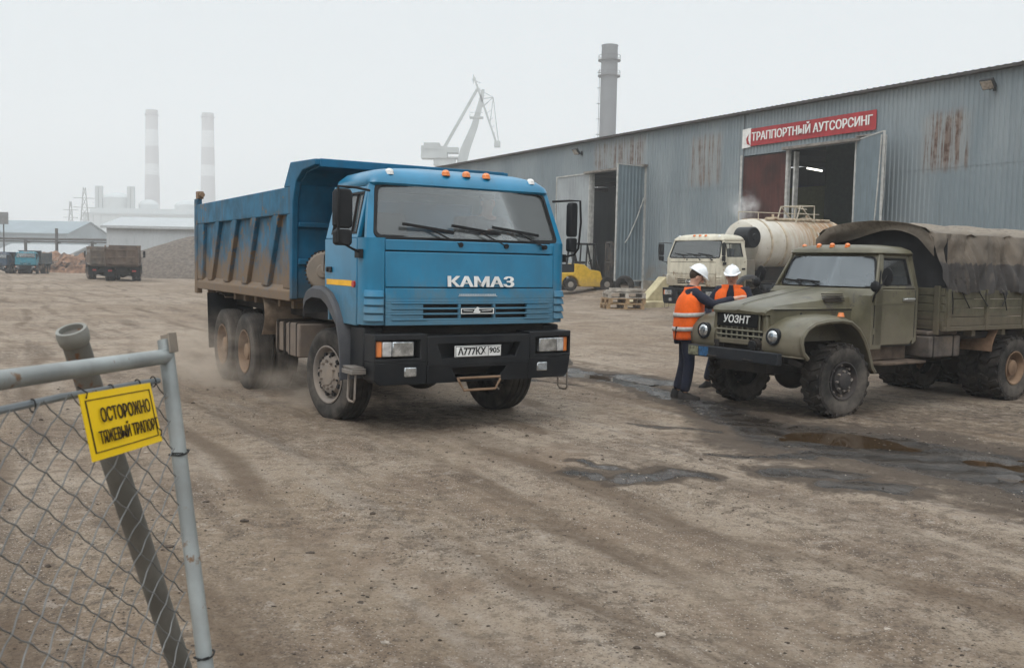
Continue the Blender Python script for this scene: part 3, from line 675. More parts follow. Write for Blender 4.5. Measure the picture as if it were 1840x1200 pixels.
        br = b.build('mirror_bracket', BLACKCLEAN, t)
        MB().lathe([(-.03, .0001), (-.025, .06), (0, .085), (.02, .085), (.02, .0001)], (0, 0, 0), 'x', 20).warp(lambda x, y, z: (x, y * .9, z * 1.35)).build('mirror', BLACKCLEAN, br, loc=(-.62, s * 1.02, 1.74))
        MB().ball((-.46, s * .96, 1.62), (.03, .07, .07)).build('mirror', BLACKCLEAN, br)
        b = MB().box(-1.6, -.66, s * .6, s * .97, .62, .655).prism([(-.62, .86), (-1.5, .86), (-1.5, .66), (-.62, .66)], 'y', s * .58, s * .72); b.build('running_board', mat('step_rust', (.09, .065, .05), .8, var=.4, dirt=.6), t, bevel=.01)
    def plan(x0, x1, hw, r, z, k=5):
        pts = []
        for cx, cy_, a0 in ((1, 1, 0), (-1, 1, 90), (-1, -1, 180), (1, -1, 270)):
            for i in range(k):
                a = R(a0 + 90 * i / (k - 1)); y = cy_ * (hw - r) + r * math.sin(a); x = (x1 - r if cx > 0 else x0 + r) + r * math.cos(a)
                pts.append((x - (.14 * (y / hw) ** 2 if cx > 0 else 0), y, z))
        return pts
    MB().loft([plan(-1.58, -.75, .735, .12, 2.02), plan(-1.6, -.7, .765, .14, 2.045), plan(-1.58, -.71, .75, .16, 2.085), plan(-1.52, -.78, .66, .18, 2.13), plan(-1.4, -.92, .45, .2, 2.155)]).build('roof', OLIVE, t, smooth=50)
    for py in (-.5, -.24, -.02, .22):
        b = MB().cyl((-.86 - .1 * py * py, py, 2.115 - .05 * py * py), .04, .02, 'z', 12); b.ball((-.86 - .1 * py * py, py, 2.15 - .05 * py * py), (.035, .035, .026), 10, 6); b.build('marker_lamp', ORANGE, t)
    MB().box(-1.58, -1.53, -.78, .78, .86, 1.62).box(-1.56, -1.52, -.7, .7, 1.95, 2.04).box(-1.56, -1.52, -.7, -.4, 1.62, 1.95).box(-1.56, -1.52, .4, .7, 1.62, 1.95).build('rear_wall', OLIVE, t)
    MB().box(-1.52, -.7, -.78, .78, .84, .9).box(-1.5, -1.1, -.7, .7, .9, 1.3).box(-1.52, -1.4, -.7, .7, 1.3, 1.75).build('cab_interior', INTERIOR, t)
    c = Vector((-.95, .38, 1.6)); a_ = Vector((-.6, 0, .8)); u_ = Vector((0, 1, 0)); v_ = a_.cross(u_)
    MB().tube([c + .2 * (math.cos(2 * math.pi * k / 20) * u_ + math.sin(2 * math.pi * k / 20) * v_) for k in range(20)], .013, 6, True).bar(c - u_ * .2, c + u_ * .2, .025, .012).build('steering_wheel', BLACKCLEAN, t)
    # frame, axles, tank, wheels
    b = MB()
    for s in (-1, 1):
        b.box(-6.0, .9, s * .33, s * .42, .72, .9)
        b.loft([[(x, s * .55 - .04, z), (x, s * .55 + .04, z), (x, s * .55 + .04, z + .08), (x, s * .55 - .04, z + .08)] for x, z in ((-.65, .66), (-.3, .56), (0, .53), (.3, .56), (.65, .66))])
    for x in (0, -3.72, -4.95): b.tube([(x, -.75, .48), (x, .75, .48)], .075, 10); b.ball((x, .1, .47), (.2, .23, .2))
    b.tube([(-.1, .1, .5), (-3.7, .1, .55)], .04, 8); b.box(-.5, .8, -.38, .38, .52, 1.0); b.box(-5.9, -.6, -.5, .5, .62, .95); b.box(-5.8, -2.0, -.85, .85, .9, 1.0); b.box(-2.0, -1.5, -.25, .25, .4, .75)  # solid bulk between the rails, added to cut light underneath
    b.build('chassis_frame', CHASSIS, t, bevel=.01)
    b = MB().box(-2.42, -1.72, .5, .93, .68, .96).box(-2.42, -1.74, .5, .88, .97, 1.03); b.mi = 1
    for x in (-1.8, -2.25): b.box(x - .02, x + .02, .49, .94, .67, .975)
    b.build('fuel_tank', [mat('tank_grime', (.075, .065, .06), .6, var=.35, scale=7, dirt=.6), CHASSIS], t, bevel=.03)
    for s in (-1, 1):
        make_wheel(t, (0, s * .78, .46), .465, .29, .235, 'hub', s, RIMDARK, lugs=22).rotation_euler = (0, R(random.uniform(0, 30)), R(-4))
        for x in (-3.72, -4.95):
            make_wheel(t, (x, s * .86, .465), .475, .28, .24, 'dish', s, RIMRUST, lugs=22); make_wheel(t, (x, s * .54, .465), .475, .28, .24, 'dish', s, RIMRUST, lugs=22, seg=24)
        MB().sheet(lambda u, v: (-3.12 - .16 * v + .03 * math.sin(v * 4), s * (.5 + .47 * u), .72 + .36 * v), 3, 4, (-.012, 0, 0)).build('mudguard', mat('mud_plate_red', (.2, .12, .075), .9, var=.4, dirt=.5), t)
    # drop-side bed
    b = MB().box(-6.0, -2.0, -.98, .98, 1.02, 1.075)
    for x in np.arange(-5.8, -2.1, .75): b.box(x, x + .09, -.97, .97, .92, 1.02)
    b.build('bed_floor', PLANK, t)
    for s in (-1, 1):
        b = MB()
        for k in range(4): b.box(-6.0, -2.04, s * .955, s * .99, 1.065 + k * .122, 1.18 + k * .122)
        for x in (-2.08, -3.0, -3.95, -4.9, -5.9): b.box(x - .035, x + .035, s * .98, s * 1.02, 1.0, 1.56)
        b.box(-6.0, -2.0, s * .95, s * 1.01, 1.0, 1.06)
        b.build('drop_side', PLANK, t, bevel=.006)
    b = MB()
    for k in range(5): b.box(-2.05, -2.0, -.98, .98, 1.04 + k * .108, 1.14 + k * .108)
    for y in (-.9, -.3, .3, .9): b.box(-2.0, -1.96, y - .04, y + .04, .95, 1.6)
    b.build('headboard', PLANK, t, bevel=.006)
    # canvas tarpaulin over hoops
    sec = [(1.0, 1.5), (1.005, 1.6), (1.0, 1.8), (.985, 2.0), (.96, 2.18), (.91, 2.29), (.82, 2.36), (.55, 2.425), (.28, 2.46), (0, 2.475)]
    sec = sec + [(-y, z) for y, z in reversed(sec[:-1])]
    NV = 72
    def sg_(x): return 2.2 * math.cos(x / .95 * math.pi)
    def tp(u, v):
        a = v * (len(sec) - 1); i = min(int(a), len(sec) - 2); q = a - i
        y = sec[i][0] * (1 - q) + sec[i + 1][0] * q; z = sec[i][1] * (1 - q) + sec[i + 1][1] * q
        x0 = -1.76 - .3 * max(0, (2.3 - z) / .8) ** 1.2
        x = x0 + (-6.05 - x0) * u
        bay = ((x + 1.76) / .95) % 1; sag = math.sin(math.pi * bay) ** 1.2
        up_ = max(0, min(1, (z - 1.5) / .75)); low = 1 - up_
        n = mnoise.noise((x * 1.6, y * 1.2, z * 1.2)); n2 = mnoise.noise((x * 7, 3 + y * .8, z * 1.3)); n3 = mnoise.noise((x * 3.2 + z * 1.9, 9, z * 2.1 + (0 if y > 0 else 5)))
        sy = 1 if y > 0 else -1
        if z < 2.3:
            y += sy * (-.055 * sag * math.sin(math.pi * min(1, up_ * 1.05)) + .075 * n3 + .05 * n2 * (.4 + low) - .05 * (1 - abs(mnoise.noise((x * 2.1 + z * 1.6, 4 + y, z * .9)))) ** 6 * (.25 + up_) + .03 * math.sin(((x * 2 + z * sg_(x)) * 5.5))* (.3 + low)); z += .012 * n2 * low
            if z < 1.62: z += -.03 + .05 * abs(math.sin((x + 2.0) / .475 * math.pi)) ** .6
        else: z += -.10 * sag * (1 - (abs(y) / 1.0) ** 2 * .4) + .022 * n; y *= 1 - .015 * sag
        return (x, y, z)
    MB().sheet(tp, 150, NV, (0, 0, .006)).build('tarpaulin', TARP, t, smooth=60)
    def val(u, v):
        y = -.93 + 1.86 * u; zt = 2.47 - .1 * (abs(y) / .8) ** 2 - .1 * max(0, abs(y) - .7) / .23; dp = .17 + .06 * math.sin(u * 7) + (.1 * max(0, abs(y) - .6))
        return (-1.75 + .04 * math.sin(v * 3 + u * 5) - .09 * v + .02 * mnoise.noise((u * 9, v * 3, 1)), y, zt - dp * v)
    MB().sheet(val, 30, 6, (-.008, 0, 0)).build('tarp_valance', TARP, t, smooth=60)
    MB().sheet(lambda u, v: (-2.06 + .03 * math.sin(u * 23) * (1 - v), -.95 + 1.9 * u, 1.45 + v * (.9 - .12 * (2 * u - 1) ** 2)), 40, 4, (-.01, 0, 0)).build('tarp_front', TARPIN, t, smooth=60)
    b = MB()
    for x, dx, L in ((-2.35, .18, .22), (-2.75, .22, .2), (-3.35, .1, .26), (-3.45, -.12, .2), (-4.3, .2, .2), (-2.12, .02, .3)):
        MB().tube([(x, 1.02, 1.53), (x - dx * .4, 1.035, 1.53 - L * .5), (x - dx, 1.03, 1.53 - L)], .008, 5).build('tie_rope', BLACKCLEAN, t)
    for o in ('bed_floor', 'drop_side', 'headboard', 'tarpaulin', 'tarp_valance', 'tarp_front', 'tie_rope'):
        for c_ in t.children:
            if c_.name.split('.')[0] == o:
                c_.data.transform(Matrix.Translation((.1, 0, .03)))
    return t

# ------------------------------------------------------------------ cream tanker
CREAM = mat('cream_paint', (.54, .50, .40), .45, var=.1, scale=3, dirt=.6, dz=(1.1, 1.9), dcol=(.24, .18, .12), drip=.25, patch=.04)
def tank_mat():
    N = NT('tank_paint'); P = N.coord(); x, y, z = N.sep(P)
    n1 = N.noise(P, 2.2, 6); n2 = N.noise(N.mapping(P, (5, 1.2, .6)), 2.2, 6, .6)
    c = N.mix(N.ramp(n1, .3, .7), (.58, .55, .49), (.48, .44, .36))
    back = N.ramp(x, -4.6, -1.7, 1., 0.)
    c = N.mix(N.math('MULTIPLY', N.ramp(n2, .35, .6), N.math('ADD', N.math('MULTIPLY', back, .95), .05)), c, (.36, .19, .075))
    c = N.mix(N.ramp(N.noise(P, 6, 8, .7), .6, .68, 0, .6), c, (.14, .09, .055))
    return N.done(N.pbr(c, .5))
def tanker(label, loc, rz, pitch, scale):
    t = thing('tanker_truck', label, 'tanker truck', loc, rz); t.rotation_euler = (0, pitch, rz); t.scale = (scale,) * 3
    cab(t, CREAM, stripe=False, text=None, plate=False); chassis(t, rear=-5.6)
    for s in (-1, 1):
        make_wheel(t, (0, s * 1.03, .525), .53, .31, .3, 'convex', s, RIMGREY, seg=24)
        for x in (-2.95, -4.25): make_wheel(t, (x, s * 1.05, .525), .53, .31, .29, 'dish', s, RIMRUST, seg=24)
        MB().sheet(lambda u, v: (-2.2 - 2.8 * u, s * (.65 + .6 * v), 1.16 + .08 * math.sin(math.pi * u)), 8, 2, (0, 0, -.02)).build('fender', BLACK, t)
    TK = tank_mat()
    b = MB().lathe([(-5.9, .0001), (-5.88, .5), (-5.78, .78), (-5.6, .86), (-1.25, .86), (-1.02, .78), (-.9, .55), (-.86, .0001)], (0, 0, 2.5), 'x', 40)
    tk = b.build('tank', TK, t, smooth=40)
    b = MB()
    for x in (-1.6, -2.35, -3.9, -5.4): b.lathe([(-.04, .85), (-.04, .885), (.04, .885), (.04, .85)], (x, 0, 2.5), 'x', 40)
    b.build('tank_band', mat('band_rusty', (.46, .38, .28), .7, var=.3), tk)
    b = MB()
    for s in (-1, 1): b.prism([(-5.6, 1.08), (-1.2, 1.08), (-1.5, 1.75), (-5.3, 1.75)], 'y', s * .42, s * .48)
    for x in (-1.6, -3.0, -4.4, -5.3): b.prism([(-.75, 1.75), (-.42, 1.15), (.42, 1.15), (.75, 1.75), (.4, 1.6), (-.4, 1.6)], 'x', x - .03, x + .03)
    b.build('tank_cradle', CHASSIS, t)
    b = MB().box(-5.4, -2.0, -.32, .32, 3.26, 3.3)
    for x in (-2.6, -4.4): b.cyl((x, 0, 3.2), .27, .2, 'z', 20); b.cyl((x, 0, 3.4), .22, .05, 'z', 16); b.cyl((x + .1, .1, 3.42), .04, .12, 'z', 8)
    b.box(-1.5, -1.2, -.1, .1, 3.22, 3.36); b.tube([(-2.0, -.3, 3.34), (-5.3, -.3, 3.34)], .05, 8); b.tube([(-1.9, .3, 3.36), (-5.3, .3, 3.36)], .05, 8)
    b.build('hatch_walkway', mat('hatch_rusty', (.42, .34, .24), .6, var=.3, patch=.3), tk)
    b = MB()
    for s in (-1, 1):
        b.tube([(-3.3, s * .42, 3.22), (-3.55, s * .42, 3.85), (-4.3, s * .42, 3.85), (-4.3, s * .42, 3.2)], .025, 6); b.tube([(-3.55, s * .42, 3.85), (-4.25, s * .42, 3.3)], .02, 6)
    b.tube([(-3.55, -.42, 3.85), (-3.55, .42, 3.85)], .02, 6); b.tube([(-4.3, -.42, 3.85), (-4.3, .42, 3.85)], .02, 6)
    b.tube([(-1.4, -.45, 3.2), (-1.4, -.45, 3.62), (-3.3, -.45, 3.62), (-5.7, -.45, 3.62)], .018, 6); b.tube([(-2.4, -.45, 3.62), (-2.4, -.45, 3.2)], .018, 6)
    for k in range(7): b.tube([(-3.4 - k * .12, .42, 3.75 - k * .16), (-3.4 - k * .12, .8, 3.7 - k * .16)], .014, 5)
    b.build('handrail', mat('rail_cream', (.45, .4, .31), .6, var=.2), tk)
    # spare wheel behind the cab, dark fuel tank
    b = MB().lathe([(-.5, .0001), (-.5, .3), (-.46, .34), (.1, .34), (.13, .31), (.14, .12), (.17, .1), (.17, .0001)], (0, 0, 0), 'y', 28); b.build('air_cleaner', BLACK, t, loc=(-.45, .95, 2.72), smooth=40)
    MB().box(-.75, -.2, -.9, .9, 1.05, 2.0).build('radiator_housing', mat('housing_grey', (.16, .145, .12), .7, dirt=.6), t, bevel=.03)
    MB().lathe([(-2.1, .0001), (-2.08, .32), (-1.0, .32), (-.98, .0001)], (0, .85, .92), 'x', 24).build('fuel_tank', BLACK, t, bevel=.03)
    return t

# ------------------------------------------------------------------ people
def skin(name, nodes, edges, m_, parent, sub=2):
    me = bpy.data.meshes.new(name); me.from_pydata([n[0] for n in nodes], edges, [])
    o = bpy.data.objects.new(name, me); COL.objects.link(o)
    o.modifiers.new('skin', 'SKIN').use_smooth_shade = True
    for i, n in enumerate(nodes):
        r = n[1] if isinstance(n[1], tuple) else (n[1], n[1]); sv = me.skin_vertices[0].data[i]; sv.radius = r; sv.use_root = i == 0
    s = o.modifiers.new('sub', 'SUBSURF'); s.levels = s.render_levels = sub
    m2 = bpy.data.meshes.new_from_object(o.evaluated_get(bpy.context.evaluated_depsgraph_get())); m2.name = name
    bpy.data.objects.remove(o); m2.materials.clear(); m2.materials.append(m_)
    o = bpy.data.objects.new(name, m2); COL.objects.link(o); o.parent = parent
    m2.shade_smooth(); return o
def hand(nodes, edges, wi, d, out, nrm, sgn):
    """palm, four curled fingers and a thumb grown from wrist node wi; d = pointing direction, out = thumb side, nrm = palm normal"""
    w_ = Vector(nodes[wi][0]); d, out, nrm = Vector(d).normalized(), Vector(out).normalized(), Vector(nrm).normalized()
    nodes.append((tuple(w_ + d * .055), (.034, .018))); p = len(nodes) - 1; edges.append((wi, p))
    for k, L in enumerate((.07, .08, .075, .06)):
        a = w_ + d * .095 + out * (.03 - .02 * k); prev = p
        for j, (f_, c_) in enumerate(((0, 0), (.5, .18), (1, .5))):
            nodes.append((tuple(a + d * L * f_ + nrm * L * c_ * .6), .0095 - .001 * j)); edges.append((prev, len(nodes) - 1)); prev = len(nodes) - 1
    prev = p
    for f_ in (.02, .045, .065):
        nodes.append((tuple(w_ + d * (.03 + f_ * .9) + out * (.03 + f_ * .55) + nrm * f_ * .4), .0105)); edges.append((prev, len(nodes) - 1)); prev = len(nodes) - 1
HIVIS = mat('orange_hivis', (.86, .13, .012), .75, var=.12, scale=9, dirt=.15, bump=.5, bscale=14)
SILVER = mat('reflective_tape', (.5, .48, .45), .45, var=.15, scale=20)
HELMET = mat('white_helmet', (.78, .79, .8), .3, dirt=.12, coat=.3)
def person(label, loc, rz, J, vest_gap, tilt):
    t = thing('person', label, 'person', loc, rz, 'workers in orange vests')
    V = Vector
    nodes = [(J['pelvis'], (.13, .1)), (J['spine'], (.12, .09)), (J['chest'], (.14, .1)), (J['neck'], .055), (J['head0'], .065), (J['head1'], (.092, .1)), (J['head2'], (.085, .09))]
    edges = [(0, 1), (1, 2), (2, 3), (3, 4), (4, 5), (5, 6)]
    for s, q in ((-1, 'R'), (1, 'L')):
        o = len(nodes)
        nodes += [(J['hip' + q], .085), (J['knee' + q], .058), (J['ankle' + q], .036)]; edges += [(0, o), (o, o + 1), (o + 1, o + 2)]
        o = len(nodes)
        nodes += [(J['sh' + q], .058), (J['el' + q], .043), (J['wr' + q], .03)]; edges += [(2, o), (o, o + 1), (o + 1, o + 2)]
        d = V(J['wr' + q]) - V(J['el' + q]); hand(nodes, edges, o + 2, d, (0, -s, .3), (.1, -s * .3, -1), s)
    skin('body', nodes, edges, SKIN, t)
    # face
    h = V(J['head1']); fx = V((math.cos(tilt), 0, -math.sin(tilt))); uz = V((math.sin(tilt), 0, math.cos(tilt))); ly = V((0, 1, 0))
    M = Matrix((fx, ly, uz)).transposed()
    f = MB(); f.ball((.096, 0, -.012), (.022, .016, .024), 8, 6)
    for s in (-1, 1): f.ball((.0, s * .08, -.01), (.022, .012, .033), 8, 6)
    f.mi = 1
    for s in (-1, 1): f.ball((.086, s * .034, .016), (.01, .016, .008), 8, 5)
    f.ball((.083, 0, -.058), (.01, .025, .006), 8, 5)
    f.v = [tuple(h + M @ V(v)) for v in f.v]; f.build('face_features', [SKIN, mat('face_dark', (.16, .07, .055), .6)], t)
    hr = MB().ball((-.03, 0, .02), (.09, .09, .095), 14, 9); hr.v = [tuple(h + M @ V(v)) for v in hr.v]; hr.build('hair', HAIR, t)
    # helmet: shell, brim, ridge
    b = MB(); b.lathe([(0, .135), (.03, .132), (.075, .112), (.115, .065), (.13, .0001)], (0, 0, 0), 'z', 24)
    b.lathe([(-.008, .13), (-.012, .152), (0, .152), (.008, .133)], (0, 0, 0), 'z', 24)
    b.warp(lambda x, y, z: (x * 1.12 + (.035 if x > .1 and z < .01 else 0), y * .94, z - (.014 if x > .1 and z < .01 else 0)))
    b.tube([(.1, 0, .075), (.05, 0, .122), (0, 0, .135), (-.06, 0, .122), (-.11, 0, .075)], .014, 6)
    b.v = [tuple(h + M @ (V(v) * .86 + V((-.012, 0, .058)))) for v in b.v]; b.build('helmet', HELMET, t, smooth=50)
    # trousers, boots, jacket
    n = [(J['pelvis'], (.165, .135))]; e = []
    for q in 'RL':
        o = len(n); n += [(J['hip' + q], .108), (tuple((V(J['hip' + q]) + V(J['knee' + q])) / 2), .095), (J['knee' + q], .08), (tuple(V(J['knee' + q]) * .45 + V(J['ankle' + q]) * .55), .078), (tuple(V(J['ankle' + q]) + V((-.01, 0, .02))), .07)]
        e += [(0, o), (o, o + 1), (o + 1, o + 2), (o + 2, o + 3), (o + 3, o + 4)]
    skin('trousers', n, e, NAVY, t)
    for q in 'RL':
        a = V(J['ankle' + q]); d = V(J['toe' + q]) - a; d.z = 0; d.normalize(); sd = V((-d.y, d.x, 0))
        rings = []
        for s_, w_, hh in ((-.09, .035, .07), (-.07, .046, .13), (.0, .048, .13), (.05, .05, .1), (.12, .052, .075), (.18, .045, .06), (.205, .025, .045)):
            c = V((a.x, a.y, 0)) + d * s_
            rings.append([tuple(c + sd * w_ * math.cos(k) + V((0, 0, .004 + hh * max(0, math.sin(k)) * (1 if math.sin(k) > 0 else 0)))) for k in np.linspace(0, 2 * math.pi, 12, endpoint=False)])
        MB().loft(rings).build('boot', BOOT, t, smooth=60)
    n = [(J['pelvis'], (.165, .13)), (J['spine'], (.165, .125)), (J['chest'], (.175, .125)), (tuple(V(J['neck']) * .5 + V(J['chest']) * .5), (.16, .125)), (tuple(V(J['neck']) - V((0.01, 0, .03))), (.11, .1)), (tuple(V(J['neck']) + V((0, 0, .02))), .08)]
    e = [(0, 1), (1, 2), (2, 3), (3, 4), (4, 5)]
    for q in 'RL':
        o = len(n); n += [(J['sh' + q], .074), (tuple((V(J['sh' + q]) + V(J['el' + q])) / 2), .072), (J['el' + q], .066), (tuple(V(J['el' + q]) * .3 + V(J['wr' + q]) * .7), .054), (J['wr' + q], .046)]; e += [(2, o), (o, o + 1), (o + 1, o + 2), (o + 2, o + 3), (o + 3, o + 4)]
    skin('jacket', n, e, NAVY, t)
    # vest: shell round the torso following the lean, open at the front
    P, S, Cc, Nk = (V(J[k]) for k in ('pelvis', 'spine', 'chest', 'neck'))
    def cen(z):
        pts = [P - V((0, 0, .2)), P, S, Cc, Nk]
        for a, b_ in zip(pts, pts[1:]):
            if z <= b_.z: return a + (b_ - a) * ((z - a.z) / (b_.z - a.z))
        return Nk
    def vest(z0, z1, nz, gap, grow=0, jag=.012):
        rings = []
        for i in range(nz + 1):
            z = z0 + (z1 - z0) * i / nz; c = cen(z); k = (z - (P.z - .12)) / (Nk.z - P.z + .06)
            rx = .175 + .025 * math.sin(math.pi * k); ry = .235 + .055 * math.sin(math.pi * min(1, k * .8))
            if k > .72: q = min(1, (k - .72) / .28); rx *= 1 - .35 * q * q; ry *= 1 - .4 * q ** 4
            ring = []
            for j in range(37):
                a = R(gap / 2) + (2 * math.pi - R(gap)) * j / 36
                w_ = 1 + jag * 3 * mnoise.noise((math.cos(a) * 2.5 + loc[0], math.sin(a) * 2.5, z * 4)) + grow
                ring.append((c.x + rx * w_ * math.cos(a), c.y + ry * w_ * math.sin(a), z + .01 * math.cos(a)))
            rings.append(ring)
        return MB().loft(rings, cap=False, closed=False)
    o = vest(P.z - .12, Nk.z - .01, 18, vest_gap).build('vest', HIVIS, t, smooth=60); q = o.modifiers.new('solid', 'SOLIDIFY'); q.thickness = .012
    for z in (P.z + .0, P.z + .19):
        u = vest(z, z + .055, 2, vest_gap, .068).build('reflective_stripe', SILVER, o, smooth=60); q = u.modifiers.new('solid', 'SOLIDIFY'); q.thickness = .004
    return t

# ------------------------------------------------------------------ ground: one sheet, fine near the yard, out to the horizon
def sstep(a, b, x): t = np.clip((x - a) / (b - a), 0, 1); return t * t * (3 - 2 * t)
def hashn(ix, iy, seed):
    n = (ix * 374761393 + iy * 668265263 + seed * 974711) & 0xffffffff
    n = ((n ^ (n >> 13)) * 1274126177) & 0xffffffff
    return ((n ^ (n >> 16)) & 0xffff) / 65535.0
def vnoise(x, y, seed=0):
    ix, iy = np.floor(x).astype(np.int64), np.floor(y).astype(np.int64); fx, fy = x - ix, y - iy
    fx, fy = fx * fx * (3 - 2 * fx), fy * fy * (3 - 2 * fy)
    a, b = hashn(ix, iy, seed), hashn(ix + 1, iy, seed); c, d = hashn(ix, iy + 1, seed), hashn(ix + 1, iy + 1, seed)
    return (a * (1 - fx) + b * fx) * (1 - fy) + (c * (1 - fx) + d * fx) * fy
def fbm(x, y, seed=0, o=4):
    r, a = 0, .5
    for k in range(o): r = r + a * vnoise(x * 2 ** k, y * 2 ** k, seed + k); a *= .5
    return r / (1 - .5 ** o)
def apron(x, y): return .64 * sstep(25.5, 31, .864 * x + .504 * y)
HX, HY = math.sin(R(31)), -math.cos(R(31))           # driving direction across the yard
BAND = [(0.79, 16.38), (1.67, 14.72), (2.23, 13.34), (2.62, 11.86), (2.87, 10.67), (3.32, 9.90), (3.80, 9.61), (4.22, 9.05), (4.67, 8.48), (4.95, 7.7), (6.2, 7.2)]
BW = [.25, .35, .3, .4, .55, .85, 1.0, .95, .95, 1.0, 1.0]
def capsule(x, y, pts, ws):
    best = np.full_like(x, -9.)
    for (a, b), (c, d), w0, w1 in zip(pts, pts[1:], ws, ws[1:]):
        L = (c - a) ** 2 + (d - b) ** 2; t = np.clip(((x - a) * (c - a) + (y - b) * (d - b)) / L, 0, 1)
        q = 1 - np.hypot(x - a - t * (c - a), y - b - t * (d - b)) / (w0 + (w1 - w0) * t)
        best = np.maximum(best, q)
    return best
WETS = [(BAND, BW), ([(1.05, 7.95), (1.35, 8.05), (1.6, 8.0)], [.14, .2, .16]), ([(.6, 8.13), (.85, 8.02)], [.12, .1]), ([(.6, 8.6), (1.0, 8.2)], [.05, .07]),
        ([(2.35, 8.35), (2.9, 8.15)], [.2, .22]), ([(2.75, 7.8), (3.25, 7.63)], [.16, .2]), ([(1.92, 9.08), (2.5, 9.05), (3.3, 9.1)], [.06, .1, .3]), ([(1.22, 10.62), (2.36, 10.36)], [.05, .09]),
        ([(.4, 14.65), (.9, 14.2)], [.15, .12]), ([(.8, 15.8), (1.6, 15.3), (2.45, 14.4)], [.3, .5, .3])]
PUD = [([(3.3, 10.2), (3.65, 10.05), (4.05, 9.65)], [.2, .34, .16]), ([(.95, 15.75), (1.5, 15.3), (2.2, 14.5)], [.1, .22, .1]), ([(.5, 14.55), (.85, 14.27)], [.06, .08]), ([(4.5, 8.95), (5.2, 8.5)], [.12, .22]), ([(4.3, 8.35), (4.8, 8.05)], [.06, .13])]
def ground_height(x, y):
    lat = x * HY * -1 + y * HX; lon = x * HX + y * HY
    d = np.hypot(x, y)
    z = apron(x, y) + .035 * (fbm(x * .35, y * .35, 3) - .5) + .03 * (fbm(x * 1.9, y * 1.9, 11) - .5)
    z = z + .02 * (fbm(x * 9, y * 9, 21, 3) - .5) * (1 - sstep(14, 30, d))
    z = z + .05 * (fbm(lat * 2.2, lon * .12, 31, 3) - .5)
    return z
def build_ground():
    rad = np.concatenate([[.02, .6], np.geomspace(1.0, 4.4, 60)[1:], np.geomspace(4.4, 70, 430)[1:], np.geomspace(70, 4000, 60)[1:]])
    ang = np.concatenate([np.linspace(-48, 48, 560), np.linspace(48, 312, 90)[1:-1]]); ang = np.radians(ang)
    NR, NA = len(rad), len(ang)
    A, Rr = np.meshgrid(ang, rad); X, Y = Rr * np.sin(A), -2.0 + Rr * np.cos(A)
    Z = ground_height(X, Y)
    wx, wy = X + .5 * (fbm(X * 1.3, Y * 1.3, 5) - .5) + .16 * (fbm(X * 6, Y * 6, 6) - .5), Y + .5 * (fbm(X * 1.3, Y * 1.3, 7) - .5) + .16 * (fbm(X * 6, Y * 6, 8) - .5)
    wet = np.zeros_like(X)
    damp = np.zeros_like(X)
    for p, w_ in WETS: q_ = capsule(wx, wy, p, w_); wet = np.maximum(wet, sstep(-.35, .6, q_)); damp = np.maximum(damp, sstep(-1.3, .2, q_))
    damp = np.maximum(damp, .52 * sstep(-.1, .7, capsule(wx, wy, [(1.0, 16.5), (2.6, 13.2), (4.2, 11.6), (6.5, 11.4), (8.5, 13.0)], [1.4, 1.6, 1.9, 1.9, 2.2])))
    damp = np.maximum(damp, .42 * sstep(0, .8, capsule(wx, wy, [(-1.2, 10.6), (-3.6, 14.5)], [1.7, 1.9])))  # shade under the blue tipper, painted into the ground mask
    pud = np.zeros_like(X)
    for p, w_ in PUD: pud = np.maximum(pud, sstep(-.75, .15, capsule(wx * .6 + X * .4, wy * .6 + Y * .4, p, w_)))
    # churned wet mud along the tyre marks
    lat = X * -HY * .35 + Y * .94; mud = np.abs(((X * .26 + Y * 1.0) * 2.6) % 1 - .5) * 2
    Z = Z + wet * (1 - pud) * (.03 * (fbm(X * 5, Y * 9, 41, 3) - .5) - .012 * (mud > .6))
    Z = Z * (1 - pud * .9) + pud * .9 * (apron(X, Y) - .045)
    lt, ln = -X * HY + Y * HX, X * HX + Y * HY
    trk = fbm(lt * 2.6, ln * .22, 51, 3) * .6 + fbm(lt * 8, ln * .6, 55, 3) * .4
    dd = np.hypot(X, Y); trk = .47 + (trk - .47) * (1 - .75 * sstep(10, 32, dd)) * (.35 + .9 * fbm(X * .3, Y * .3, 61, 3))
    me = bpy.data.meshes.new('ground'); N = NR * NA
    me.vertices.add(N); me.vertices.foreach_set('co', np.stack([X, Y, Z], -1).ravel())
    i = np.arange(NR - 1)[:, None] * NA; j = np.arange(NA)[None, :]; jn = (j + 1) % NA
    q = np.stack([i + j, i + jn, i + NA + jn, i + NA + j], -1).reshape(-1, 4)[:, ::-1]
    F = len(q); me.loops.add(F * 4); me.loops.foreach_set('vertex_index', q.ravel()); me.polygons.add(F)
    me.polygons.foreach_set('loop_start', np.arange(F) * 4); me.update(); me.validate()
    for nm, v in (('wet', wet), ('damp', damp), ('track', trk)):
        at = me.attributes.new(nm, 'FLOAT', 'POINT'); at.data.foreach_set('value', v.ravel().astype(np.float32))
    me.shade_smooth()
    N_ = NT('packed_dirt'); P = N_.coord('Object'); Q = N_.mapping(P, rot=(0, 0, R(59)))
    wetA = N_.n('Attribute', attribute_name='wet').outputs['Fac']; dampShadeA = N_.n('Attribute', attribute_name='damp').outputs['Fac']; trA = N_.n('Attribute', attribute_name='track').outputs['Fac']
    big = N_.noise(P, .16, 5); mid = N_.noise(P, .9, 8, .68); fine = N_.noise(P, 7, 9, .74); grit = N_.noise(P, 45, 5, .75)
    drift = N_.noise(P, .6, 6, .62); drift2 = N_.noise(N_.mapping(P, loc=(7, 3, 0)), .45, 6, .62)
    c = N_.mix(N_.ramp(big, .42, .58), (.265, .205, .15), (.36, .295, .232))
    c = N_.mix(N_.ramp(mid, .45, .6, 0, .7), c, (.20, .145, .104))
    st = N_.noise(N_.mapping(Q, (.22, 2.2, 1)), 1.0, 7, .66, .3)
